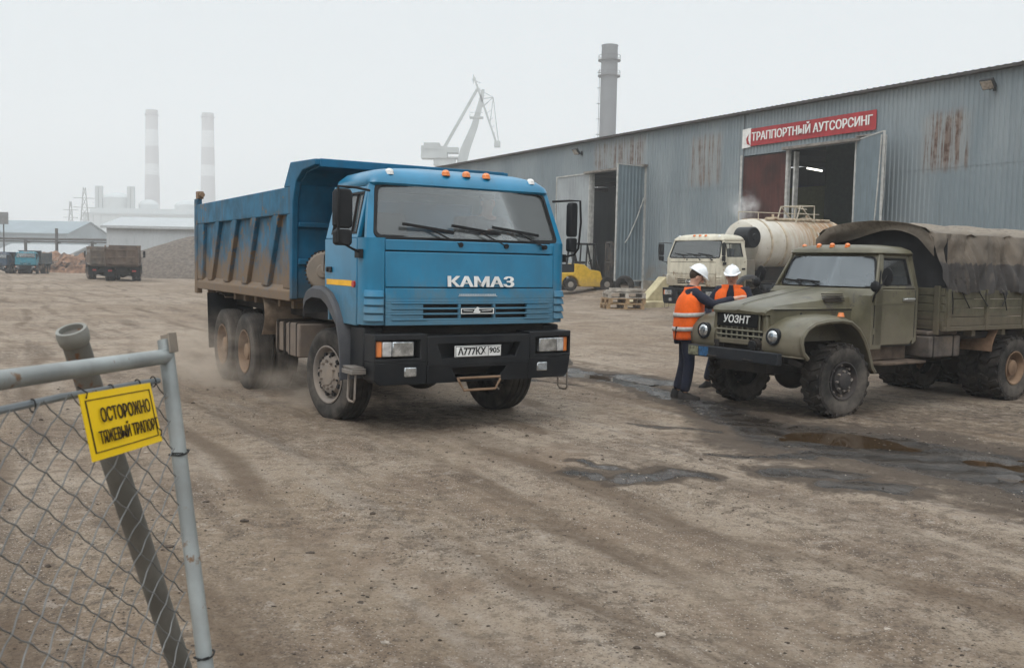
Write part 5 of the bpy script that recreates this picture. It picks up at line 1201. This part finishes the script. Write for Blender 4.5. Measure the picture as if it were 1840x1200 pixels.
# ------------------------------------------------------------------ forklift, pallets, blocks near the warehouse
def forklift():
    x, y = 3.95, 50.6; t = thing('forklift', 'yellow forklift with black overhead guard parked by the open left doorway', 'forklift', (x, y, float(apron(np.array([x]), np.array([y]))[0])), R(14)); t.scale = (1.06,) * 3
    FY = mat('forklift_yellow', (.58, .36, .03), .5, var=.12, dirt=.35, dz=(.1, 1.0))
    b = MB()
    arch = [(-1.05 + .42 * math.cos(a), .33 + .42 * math.sin(a)) for a in np.linspace(math.pi, 0, 9)]
    b.prism([(-1.62, .22), (-1.5, .22)] + arch + [(-.5, .22), (1.0, .22), (1.0, .5), (.62, .62), (.5, 1.0), (-.05, 1.08), (-.35, 1.32), (-.85, 1.36), (-.85, .93), (-1.62, .9)], 'y', -.58, .58)
    b.build('body', FY, t, bevel=.04)
    b = MB().box(-1.6, -.86, -.54, .54, .91, 1.33); b.mi = 1
    for k in range(5): b.box(-1.615, -1.5, -.45, .45, .98 + k * .06, 1.01 + k * .06)
    b.build('engine_grille', [BLACK, BLACKCLEAN], t, bevel=.04)
    b = MB().box(-.75, -.2, -.28, .28, 1.35, 1.48); b.loft([[(-.75, -.26, 1.46), (-.6, -.26, 1.46), (-.72, -.24, 1.95), (-.84, -.24, 1.95)], [(-.75, .26, 1.46), (-.6, .26, 1.46), (-.72, .24, 1.95), (-.84, .24, 1.95)]]); b.build('seat', BLACK, t, bevel=.04)
    b = MB()
    for s in (-.5, .5): b.bar((-.95, s, 1.3), (-.82, s, 2.33), .09, .1).bar((.45, s, .95), (.12, s, 2.33), .08, .08).bar((-.25, s, 1.2), (-.2, s, 2.3), .07, .07)
    b.box(-.9, .3, -.55, .55, 2.3, 2.36).box(-.95, -.86, -.56, .56, 2.26, 2.34)
    for k in range(6): b.box(-.7 + k * .16, -.66 + k * .16, -.5, .5, 2.36, 2.39)
    b.build('overhead_guard', BLACK, t)
    MB().tube([(.25, -.1, 1.1), (.1, -.1, 1.45)], .03, 6).tube([(.1 + .05 * math.cos(a), -.1 + .19 * math.sin(a), 1.47 + .12 * math.cos(a)) for a in np.linspace(0, 6.283, 16, endpoint=False)], .018, 6, True).build('steering_wheel', BLACKCLEAN, t)
    b = MB()
    for s in (-.36, .36): b.box(1.05, 1.17, s - .05, s + .05, .1, 2.5).box(1.17, 1.25, s - .04, s + .04, .15, 2.45)
    for z in (.5, 1.4, 2.42): b.box(1.08, 1.16, -.4, .4, z, z + .1)
    b.tube([(1.12, 0, .2), (1.12, 0, 2.2)], .05, 8); b.build('mast', mat('mast_grime', (.05, .05, .05), .6, dirt=.5), t)
    b = MB().box(1.26, 1.32, -.5, .5, .1, .7)
    for s in (-.3, .3): b.box(1.3, 2.4, s - .06, s + .06, .07, .12)
    b.build('fork', BLACK, t)
    for x_, r_ in ((-1.05, .33), (.85, .36)):
        for s in (-1, 1):
            w_ = MB().lathe([(-.1, .15), (-.12, .2), (-.12, r_ - .05), (-.09, r_), (.09, r_), (.12, r_ - .05), (.12, .2), (.1, .15)], n=24).build('wheel', RUBBER, t, loc=(x_, s * .52, r_), smooth=40)
            MB().lathe([(s * .1, .17), (s * .08, .14), (s * .1, .08), (s * .11, .0001)], n=20).build('rim', mat('rim_grey', (.3, .28, .25), .7, dirt=.5), w_)
forklift()
WOOD = mat('pallet_wood', (.36, .24, .13), .85, var=.25, scale=7, dirt=.4, dcol=(.18, .14, .11)); WOODG = mat('pallet_grey', (.42, .38, .33), .85, var=.3, scale=6, dirt=.5, dcol=(.12, .09, .07))
def pallet(label, loc, rz, wood):
    t = thing('wooden_pallet', label, 'pallet', (loc[0], loc[1], loc[2] * 1.4), rz, 'stack of pallets in the yard'); t.scale = (1, 1, 1.4)
    b = MB()
    for k in range(3): b.box(-.8, .8, -.6 + k * .55, -.5 + k * .55, .0, .022)
    b.build('bottom_boards', wood, t)
    b = MB()
    for x in (-.8, -.07, .65):
        for y in (-.6, -.06, .49): b.box(x, x + .15, y, y + .11, .022, .115)
    b.build('spacer_blocks', wood, t)
    b = MB()
    for x in (-.8, -.07, .65): b.box(x, x + .15, -.6, .6, .115, .137)
    for k in range(7):
        y = -.6 + k * .183; b.box(-.8, .8 if k != 3 else .4, y, y + .11, .139, .163)
    b.build('top_boards', wood, t); return t
pallet('wooden pallet at the bottom of the stack in front of the warehouse', (4.62, 40.0, .0), R(9), WOOD)
pallet('wooden pallet in the middle of the stack in front of the warehouse', (4.67, 40.02, .165), R(12), WOOD)
pallet('grey worn pallet resting third from the ground under the boards', (4.7, 40.05, .33), R(6), WOODG)
t = thing('board_pile', 'pile of pale broken boards topping the pallet stack', 'boards', (4.7, 40.05, .70), R(8)); rr = random.Random(3)
for k in range(15):
    x = rr.uniform(-.15, .15); MB().obox((x, -.52 + (k % 9) * .125, .035 + rr.uniform(0, .04) + (k // 9) * .07), (rr.uniform(1.1, 1.5), .1, .05), Matrix.Rotation(rr.uniform(-.15, .15), 3, 'Z')).build('board', WOODG, t)
YC = mat('yellowed_concrete', (.46, .40, .25), .9, var=.18, scale=3, dirt=.4, bump=.2)
for k, (x, y) in enumerate(((6.35, 42.2), (7.2, 42.9))):
    t = thing('concrete_block', ('yellowish sloped concrete block nearer the pallet stack', 'yellowish sloped concrete block nearer the cream tanker')[k], 'concrete block', (x, y, float(apron(np.array([x]), np.array([y]))[0]) + .12), R(25), 'sloped concrete blocks')
    MB().prism([(-.75, 0), (.75, 0), (.75, .2), (.62, 1.15), (.32, 1.15), (-.6, .2), (-.75, .14)], 'y', -.3, .3).build('block_body', YC, t, bevel=.03)
    MB().tube([(.45, -.1, 1.14), (.45, -.1, 1.22), (.45, .1, 1.22), (.45, .1, 1.14)], .015, 6).build('lifting_loop', RIMRUST, t)
o = MB().prism([(-1.4, -.3), (1.5, -.3), (1.5, .14), (-1.3, .14), (-1.5, .1)], 'y', -1.0, 1.0).build('concrete_slab', YC, None, bevel=.03, loc=(6.75, 42.5, float(apron(np.array([6.75]), np.array([42.5]))[0])), rot=(0, 0, R(25)))
tag(o, 'low yellowish concrete slab lying under the two sloped blocks', 'concrete slab')
o = MB().lathe([(-.12, .25), (-.14, .34), (-.12, .46), (-.06, .5), (.06, .5), (.12, .46), (.14, .34), (.12, .25)], n=28).build('old_tyre', RUBBER, None, loc=(5.65, 48.0, .82), rot=(R(8), 0, R(-20))); tag(o, 'old black tyre leaning under the open left door leaf', 'tyre')

# ------------------------------------------------------------------ far yard and works in the haze
BROWN = mat('mud_brown_bed', (.09, .065, .05), .85, var=.35, scale=2, dirt=.7, dcol=(.16, .115, .085)); BROWNCAB = mat('dusty_cab', (.14, .1, .08), .8, dirt=.5)
GREYBED = mat('grey_brown_bed', (.12, .10, .085), .85, var=.3, scale=2, dirt=.6)
TEAL = mat('teal_paint', (.03, .21, .28), .5, dirt=.3); DKBLUE = mat('dark_blue_paint', (.02, .06, .11), .5, dirt=.4)
def away(x, y, sc_, turn=0):
    a = math.atan2(y, x) + turn; d = (math.cos(a), math.sin(a)); return (x + d[0] * 6.1 * sc_, y + d[1] * 6.1 * sc_, -.01), a
l_, a_ = away(-27.35, 66.2, .87, R(-3)); dump_truck(BROWNCAB, BROWN, 'dark brown dirty tipper lorry seen from behind in front of the gravel heap', l_, a_, 'parked lorries in the far yard', scale=.87, lod=False)
l_, a_ = away(-30.3, 70.5, .84, R(4)); dump_truck(BROWNCAB, GREYBED, 'grey brown tipper lorry parked left of the dark brown tipper', l_, a_, 'parked lorries in the far yard', scale=.84, lod=False)
dump_truck(TEAL, mat('grey_blue_bed', (.07, .1, .12), .7, dirt=.6), 'teal tipper lorry facing the camera by the scrap heap', (-44.1, 86.2, -.01), R(-78), 'parked lorries in the far yard', scale=.72, lod=False)
dump_truck(DKBLUE, DKBLUE, 'dark blue lorry at the left edge beside the teal tipper', (-46.6, 86.6, -.01), R(-92), 'parked lorries in the far yard', scale=.66, lod=False)
def mound(name, label, cat, c, rx, ry, h, m_, seed, jag, shape=1.0, n=70):
    V, F = [], []
    for i in range(n + 1):
        for j in range(n + 1):
            u, v = 2 * i / n - 1, 2 * j / n - 1; r = math.hypot(u, v); k = max(0, 1 - r) ** shape
            q = mnoise.fractal((u * 3 + seed, v * 3, seed), 1.0, 2.0, 5); q2 = mnoise.noise((u * 1.4 + seed, v * 1.4, 5 + seed))
            z = h * min(1.05, k * (1.25 + .55 * q2)) + jag * q * (1 if k > 0 else 0) * min(1, k * 6)
            V.append((u * rx, v * ry, z - .05))
    w_ = n + 1
    for i in range(n):
        for j in range(n): F.append((i * w_ + j, (i + 1) * w_ + j, (i + 1) * w_ + j + 1, i * w_ + j + 1))
    b = MB(); b.v, b.f, b.m = V, F, [0] * len(F); return b
GRAV = mat('gravel_heap', (.13, .108, .09), .95, var=.3, scale=4, bump=.8, bscale=14)
o = mound('gravel_heap', '', '', 0, 11, 8, 3.6, GRAV, 2.0, .18, .8).build('gravel_heap', GRAV, None, loc=(-27.5, 86.5, 0), smooth=60); tag(o, 'rounded brown gravel heap behind the parked tippers', 'gravel heap')
o = mound('', '', '', 0, 3.2, 3.0, 2.0, GRAV, 7.0, .2, .85).build('gravel_heap', GRAV, None, loc=(-31.5, 84.2, 0), smooth=60); tag(o, 'small pointed brown gravel heap at the left foot of the rounded one', 'gravel heap')
SCR = mat('rusty_scrap', (.22, .13, .085), .9, var=.5, scale=1.2, patch=.5, pcol=(.10, .07, .055))
for k, (x, y, rx, h, lab) in enumerate(((-49.0, 99, 4.2, 1.9, 'reddish scrap heap nearest the teal tipper'), (-45.4, 97.4, 3.8, 1.6, 'reddish scrap heap in the middle of the three'), (-41.6, 96, 3.8, 1.7, 'reddish scrap heap nearest the grey brown tipper'))):
    b = mound('', '', '', 0, rx, 2.6, h, SCR, 11 + k * 3, .55, .7, 40); rq = random.Random(k)
    for q in range(160):
        a = rq.uniform(0, 6.28); r = rq.random() ** .6 * .85; px, py = rx * r * math.cos(a), 2.6 * r * math.sin(a); z = h * (1 - r) ** .7 * .95 + .1
        b.mi = rq.choice((0, 0, 1, 2)); b.obox((px, py, z), (rq.uniform(.2, 1.3), rq.uniform(.04, .3), rq.uniform(.04, .14)), Matrix.Rotation(rq.uniform(0, 6.28), 3, 'Z') @ Matrix.Rotation(rq.uniform(-.7, .7), 3, 'X') @ Matrix.Rotation(rq.uniform(-.6, .6), 3, 'Y'))
    tag(b.build('scrap_heap', [SCR, mat('scrap_pale', (.33, .27, .22), .9, var=.3), mat('scrap_dark', (.08, .07, .065), .9)], None, loc=(x, y, 0), smooth=0), lab, 'scrap heap', 'scrap heaps along the far yard')
GREYW = mat('pale_grey_wall', (.40, .42, .43), .8, var=.08, scale=.3, drip=.25, dcol=(.3, .3, .3)); PALE = mat('pale_roof', (.40, .415, .42), .7); BLUEG = mat('blue_grey_wall', (.21, .255, .28), .8, var=.1, scale=.2)
def gable(name, label, cat, loc, rz, L, W_, h, rise, wall, roof, group=None, extra=None):
    t = thing(name, label, cat, loc, rz, group)
    MB().prism([(-W_ / 2, 0), (W_ / 2, 0), (W_ / 2, h), (0, h + rise), (-W_ / 2, h)], 'x', 0, L).build('wall', wall, t, smooth=0)
    e = .5; b = MB(); b.prism([(-W_ / 2 - e, h - e * rise / W_ * 2), (0, h + rise), (W_ / 2 + e, h - e * rise / W_ * 2), (W_ / 2 + e, h + .3 - e * rise / W_ * 2), (0, h + rise + .3), (-W_ / 2 - e, h + .3 - e * rise / W_ * 2)], 'x', -.5, L + .5); b.build('roof', roof, t, smooth=0)
    if extra: extra(t)
    return t
def shed_extra(t):
    MB().box(-.06, -.005, -2.2, 2.2, 0, 4.2).build('door', mat('shed_door', (.16, .15, .15), .8), t)
    for k in range(5): MB().box(3.2 + k * 6, 3.26 + k * 6, -5.06, -5.005, 0, 4.6).build('downpipe', GREYW, t)
gable('shed', 'pale grey shed with white roof behind the gravel heap', 'shed', (-47.2, 115.5, 0), R(-2), 34, 10, 5.1, 1.1, GREYW, PALE, extra=shed_extra)
gable('shed', 'dark blue grey hall under the overhead pipe at the far left', 'shed', (-160, 300, 0), R(0), 26, 30, 8, 4, BLUEG, BLUEG)
gable('shed', 'white low tent roof hall behind the scrap heaps', 'shed', (-80, 152, -.5), R(-16), 14, 8, 2.2, 1.4, mat('hall_wall', (.3, .33, .35), .8), mat('white_tarp', (.36, .375, .38), .7))
o = MB()
for k in range(17): o.box(-24 + k * 2.8, -21.3 + k * 2.8, -.1, .1, 0, 1.75)
tag(o.build('concrete_wall', mat('wall_green_grey', (.17, .19, .18), .9, var=.2), None, loc=(-50, 112, 0), rot=(0, 0, R(-3))), 'low grey concrete panel wall behind the scrap heaps', 'wall')
t = thing('overhead_pipe', 'long dark overhead pipe on posts crossing the far left yard', 'pipe', (-66, 128, 0), R(-5)); DST = mat('dark_steel', (.09, .085, .08), .8)
MB().tube([(-20, 0, 3.75), (16, 0, 3.9)], .16, 8).tube([(-20, .6, 3.45), (16, .6, 3.55)], .1, 8).build('pipe_run', DST, t)
for x in (-7.5, .2, 4.6, 9.6, 13.4, 15.6): MB().box(x - .14, x + .14, -.14, .14, -.2, 3.65 if x not in (4.6, 13.4) else 5.3).box(x - .1, x + .1, -.3, .9, 3.3, 3.42).build('post', DST, t)
t = thing('floodlight_mast', 'thin floodlight mast at the left edge above the yard', 'light mast', (-59.6, 111, 0), 0)
MB().tube([(0, 0, -.2), (0, 0, 5.4)], [.1, .07], 8).build('pole', DST, t); MB().box(-.55, .55, -.1, .05, 5.2, 6.6).build('lamp_panel', mat('lamp_frame', (.2, .2, .2), .6), t)
PYL = mat('pylon_zinc', (.3, .31, .31), .7)
def pylon(label, loc, h, w_):
    t = thing('lattice_pylon', label, 'pylon', loc, R(20), 'lattice pylons in the haze'); b = MB(); n = 7
    for i in range(n):
        z0, z1 = h * i / n, h * (i + 1) / n; a, c = w_ * (1 - .85 * i / n), w_ * (1 - .85 * (i + 1) / n)
        for p, q in (((1, 1), (1, -1)), ((1, -1), (-1, -1)), ((-1, -1), (-1, 1)), ((-1, 1), (1, 1))):
            b.tube([(p[0] * a, p[1] * a, z0), (p[0] * c, p[1] * c, z1)], .13, 4); b.tube([(p[0] * a, p[1] * a, z0), (q[0] * c, q[1] * c, z1)], .07, 4); b.tube([(q[0] * a, q[1] * a, z0), (p[0] * c, p[1] * c, z1)], .07, 4)
    b.build('tower', PYL, t, smooth=0); b = MB()
    for z in (.72, .85): b.bar((-w_ * 1.6, 0, h * z), (w_ * 1.6, 0, h * z), .25, .25)
    b.build('cross_arm', PYL, t)
pylon('thin lattice pylon left of the power station', (-193, 414, 0), 25, 1.8); pylon('wider lattice pylon closer to the power station', (-186, 412, 0), 31, 2.8)
RC = mat('chimney_red_hazed', (.37, .36, .37), .9); WC = mat('chimney_white_hazed', (.54, .55, .56), .9); GC = mat('chimney_concrete', (.15, .155, .165), .9, var=.08, scale=.3, drip=.15)  # red and white bands paled towards grey, haze put into their colour
def chimney(label, loc, h, r0, r1, bands, plats, ladder=False, group=None, base=None):
    t = thing('chimney', label, 'chimney', loc, 0, group)
    if bands:
        zs = [0] + bands + [h]
        for i, (z0, z1) in enumerate(zip(zs, zs[1:])):
            f = lambda z: r0 + (r1 - r0) * z / h
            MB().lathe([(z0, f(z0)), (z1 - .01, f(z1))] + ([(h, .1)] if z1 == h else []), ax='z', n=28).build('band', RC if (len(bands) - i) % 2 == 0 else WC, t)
    else: MB().lathe([(0, r0), (h - 6.4, r1 * 1.02), (h - 6.2, r1 * 1.02), (h - .3, r1 * .98), (h, r1 * 1.05), (h, r1 * .8), (h - 1, r1 * .7)], ax='z', n=28).build('shaft', base or GC, t)
    for z in plats:
        rr_ = (r0 + (r1 - r0) * z / h); b = MB().lathe([(z, rr_), (z, rr_ + .8), (z + .2, rr_ + .8), (z + .2, rr_)], ax='z', n=28)
        for k in range(14): a = 2 * math.pi * k / 14; b.tube([((rr_ + .75) * math.cos(a), (rr_ + .75) * math.sin(a), z + .2), ((rr_ + .75) * math.cos(a), (rr_ + .75) * math.sin(a), z + 1.3)], .04, 4)
        b.lathe([(z + 1.25, rr_ + .72), (z + 1.25, rr_ + .79), (z + 1.33, rr_ + .79)], ax='z', n=28); b.build('platform', DST, t)
    if ladder:
        b = MB()
        for q in (-.28, .28): b.tube([(-r0 - .35, q, 0), (-r1 - .35, q, h - 6)], .045, 4)
        for k in range(int((h - 6) / .9)): z = k * .9; b.tube([(-(r0 + (r1 - r0) * z / h) - .35, -.28, z), (-(r0 + (r1 - r0) * z / h) - .35, .28, z)], .03, 4)
        for z in np.arange(4, h - 6, 4): rr_ = r0 + (r1 - r0) * z / h; b.tube([(-rr_ - .35 + .05, 0, z), (-rr_ + .1, 0, z)], .05, 4); b.lathe([(z, .45), (z + .08, .45)], (-rr_ - .5, 0, 0), 'z', 10)
        b.build('ladder', DST, t)
    return t
chimney('dark grey chimney with platforms and a ladder rising behind the warehouse', (24, 251.6, 0), 59, 2.18, 2.14, None, (51, 55), True)
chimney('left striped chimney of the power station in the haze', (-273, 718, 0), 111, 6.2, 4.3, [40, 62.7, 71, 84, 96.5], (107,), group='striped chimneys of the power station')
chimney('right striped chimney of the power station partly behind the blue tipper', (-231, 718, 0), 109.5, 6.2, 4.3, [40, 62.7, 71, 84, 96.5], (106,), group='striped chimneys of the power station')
chimney('short thin brick chimney on the far left hall', (-153.7, 282, 0), 14.2, .65, .55, None, (), base=mat('brick_chimney', (.16, .11, .1), .9))
def plant():
    t = thing('power_station', 'hazy pale power station with boiler drums below the striped chimneys', 'power station', (-280.5, 640, 0), R(-1)); t.scale = (1.65,) * 3; PW = mat('plant_wall_hazed', (.42, .46, .47), .85, var=.08, scale=.1); PD = mat('plant_dark_hazed', (.32, .355, .365), .85)  # plant colours lightened to carry part of the haze
    MB().box(-6, 50, 0, 24, 0, 18.5).box(-4, 46, 2, 22, 18.5, 20.5).build('wall', PW, t, smooth=0)
    for x0, x1, h, nm in ((-1, 11.5, 27, 0), (14, 22, 24.5, 0), (29, 39.5, 24.5, 0)):
        r = (x1 - x0) / 2; MB().lathe([(10, r), (h - 2, r), (h - .9, r * .8), (h, r * .3), (h + .1, .01)], ((x0 + x1) / 2, 8, 0), 'z', 28).build('boiler_drum', PW, t)
    for x in (-2.2, -.6, 11.0, 12.6): MB().box(x, x + 1.2, 3, 4.5, 12, 29.5).build('lift_shaft', PD, t, smooth=0)
    b = MB()
    for x in np.arange(-5, 49, 3.2): b.box(x, x + .3, -.3, 0, .5, 17.8)
    b.box(-6, 50, -.4, 0, 17.8, 18.5).box(-6, 50, -.35, 0, 13.0, 13.4).box(-6, 50, -.35, 0, 8.0, 8.4); b.build('pilaster_frame', PD, t, smooth=0)
    MB().tube([(24, 4, 16), (26, 4, 19), (32, 4, 19.5)], .7, 8).build('flue_pipe', PD, t)
    return t
plant()
def crane():
    t = thing('harbour_crane', 'grey level luffing harbour crane standing in the haze behind the warehouse', 'crane', (-30.5, 416.6, 0), 0); t.scale = (1.65,) * 3; CR = mat('crane_grey_hazed', (.34, .37, .37), .8, var=.12, scale=.4)  # crane paint made paler, with haze mixed into the colour
    b = MB().box(-6.3, .5, -2.2, 2.2, 28.2, 31.4).box(-5.6, -1.5, -2.4, 2.4, 30.6, 32.2).box(.5, 3.4, -1.8, 1.8, 29.8, 31.2).box(-2, 3.4, -2.3, 2.3, 28.4, 28.7); b.build('machine_house', CR, t, smooth=0)
    b = MB()
    for p, q in (((-4, -2, 0), (-2.0, -1, 27)), ((-4, 2, 0), (-2.0, 1, 27)), ((4, -2, 0), (1.5, -1, 27)), ((4, 2, 0), (1.5, 1, 27))): b.bar(p, q, .8, .8)
    b.bar((-3.2, 0, 10), (2.8, 0, 14), .4, .4); b.box(-3, 2.6, -1.8, 1.8, 26.5, 28.2); b.build('tower_legs', CR, t, smooth=0)
    b = MB()
    for s in (-.9, .9):
        b.bar((-.5, s, 31), (8.0, s * .4, 46.5), .45, .6)
    for k in range(9): f = k / 9; p = Vector((-.5, 0, 31)).lerp(Vector((8, 0, 46.5)), f); b.bar(p + Vector((0, -.9 + .5 * f, 0)), p + Vector((.9, .9 - .5 * f, 1.7)), .12, .12)
    b.build('luffing_boom', CR, t, smooth=0)
    b = MB(); b.loft([[(x - w_, -.7, z), (x + w_, -.7, z), (x + w_, .7, z), (x - w_, .7, z)] for x, w_, z in ((4.0, 1.3, 26), (5.2, 1.25, 31), (7.5, .9, 37), (9.0, .6, 43), (9.6, .35, 46.5))]); b.box(6.2, 9.8, -1, 1, 39.0, 39.4); b.tube([(6.3, -.9, 39.4), (6.3, -.9, 40.4), (9.6, -.9, 40.4)], .08, 4); b.build('back_mast', CR, t, smooth=0)
    b = MB()
    for s in (-.5, .5): b.bar((7.2, s, 49.6), (13.4, s, 32.6), .4, .5)
    for k in range(8): f = k / 8; p = Vector((7.6, 0, 48)).lerp(Vector((13.4, 0, 32.6)), f); q = p + Vector((1.3 * math.sin(math.pi * min(1, f * 1.1)), 0, .9)); b.bar(p, q, .12, .12)
    b.box(12.8, 14.4, -.8, .8, 31.6, 33.2); b.build('jib', CR, t, smooth=0)
    b = MB()
    for pts in ([(7.9, 0, 46.8), (12.3, 0, 44.5), (13.9, 0, 33)], [(8.5, 0, 44), (12.3, 0, 44.5)], [(9.4, 0, 42), (12.3, 0, 44.5)], [(6.6, 0, 49), (8.9, 0, 48.2)], [(12.3, 0, 44.5), (11.6, 0, 38)], [(7, 0, 50.4), (7, 0, 48)]): b.tube(pts, .11, 4)
    b.build('stay_rods', CR, t)
crane()

# driver behind the windscreen of the blue tipper
def driver():
    c, q = math.cos(R(31 - 90)), math.sin(R(31 - 90)); lx, ly = .5, .55
    t = thing('person', 'driver in dark jacket seated behind the windscreen of the blue tipper', 'person', (-1.07 + c * lx - q * ly, 11.25 + q * lx + c * ly, 1.72), R(31 - 90))
    n = [((0, 0, .1), (.15, .13)), ((0, 0, .3), (.15, .12)), ((.02, 0, .5), (.17, .11)), ((.03, 0, .64), .06), ((.05, 0, .7), .065), ((.07, 0, .76), (.085, .08)), ((.07, 0, .83), (.08, .075))]; e = [(k, k + 1) for k in range(6)]
    for s in (-1, 1):
        o = len(n); n += [((0.02, s * .2, .55), .07), ((.22, s * .27, .36), .055), ((.34, s * .17, .42), .035)]; e += [(2, o), (o, o + 1), (o + 1, o + 2)]; hand(n, e, o + 2, (.6, -s * .2, .3), (0, -s, .4), (.3, -s * .3, -1), s)
        o = len(n); n += [((.15, s * .1, .06), .09), ((.45, s * .13, .04), .075), ((.5, s * .13, -.16), .06)]; e += [(0, o), (o, o + 1), (o + 1, o + 2)]
    skin('body', n, e, SKIN, t)
    n2 = [((0, 0, .1), (.17, .15)), ((0, 0, .3), (.175, .14)), ((.02, 0, .5), (.19, .13)), ((.03, 0, .62), .075)]; e2 = [(0, 1), (1, 2), (2, 3)]
    for s in (-1, 1): o = len(n2); n2 += [((.02, s * .21, .55), .085), ((.22, s * .28, .36), .07), ((.31, s * .19, .41), .052)]; e2 += [(2, o), (o, o + 1), (o + 1, o + 2)]
    skin('jacket', n2, e2, NAVY, t)
    MB().ball((.05, 0, .86), (.095, .09, .075), 14, 8).build('hair', HAIR, t)
    f = MB().ball((.155, 0, .77), (.022, .014, .02), 8, 6)
    for s in (-1, 1): f.ball((.14, s * .03, .8), (.012, .014, .008), 8, 5); f.ball((.06, s * .085, .77), (.02, .012, .03), 8, 5)
    f.build('face_features', SKIN, t)
driver()

# ------------------------------------------------------------------ air: even haze, dust behind the wheels, steam over the tanker
def volume_mat(name, col, dens, soft=None, scale=1., aniso=0.):
    N = NT(name); v = N.n('VolumePrincipled', {'Color': col, 'Anisotropy': aniso})
    if soft is None: v.inputs['Density'].default_value = dens
    else:
        P = N.coord('Object'); r = N.n('VectorMath', {0: P}, operation='LENGTH').outputs['Value']
        f = N.math('MULTIPLY', N.ramp(r, soft, 1., 1., 0.), N.ramp(N.noise(P, scale, 4, .6), .38, .68)); N.set(v.inputs['Density'], N.math('MULTIPLY', f, dens))
    N.t.links.new(v.outputs[0], N.out.inputs['Volume']); return N.mat
def puff(name, lab, cat, loc, size, rz, m_):
    b = MB().ball((0, 0, 0), 1.0, 20, 12); o = b.build(name, m_, None, loc=loc, rot=(0, 0, rz)); o.scale = size; tag(o, lab, cat, kind='stuff')
DUSTV = volume_mat('dust_air', (.80, .69, .58), .75, .1, 2.4)
puff('dust_cloud', None, None, (-4.4, 13.7, .35), (2.9, 1.3, .8), R(121), DUSTV)
puff('dust_cloud', None, None, (-2.6, 11.7, .22), (1.6, .8, .5), R(121), DUSTV)
puff('steam_cloud', None, None, (8.35, 34.6, 4.0), (.75, .6, .75), R(20), volume_mat('steam_air', (.97, .97, .97), 2.2, .05, 2.2))
b = MB().box(-520, 520, -60, 900, -1.2, 116)
hz = b.build('haze', volume_mat('haze_air', (.965, .98, .99), .0012), None, smooth=0); tag(hz, kind='stuff')
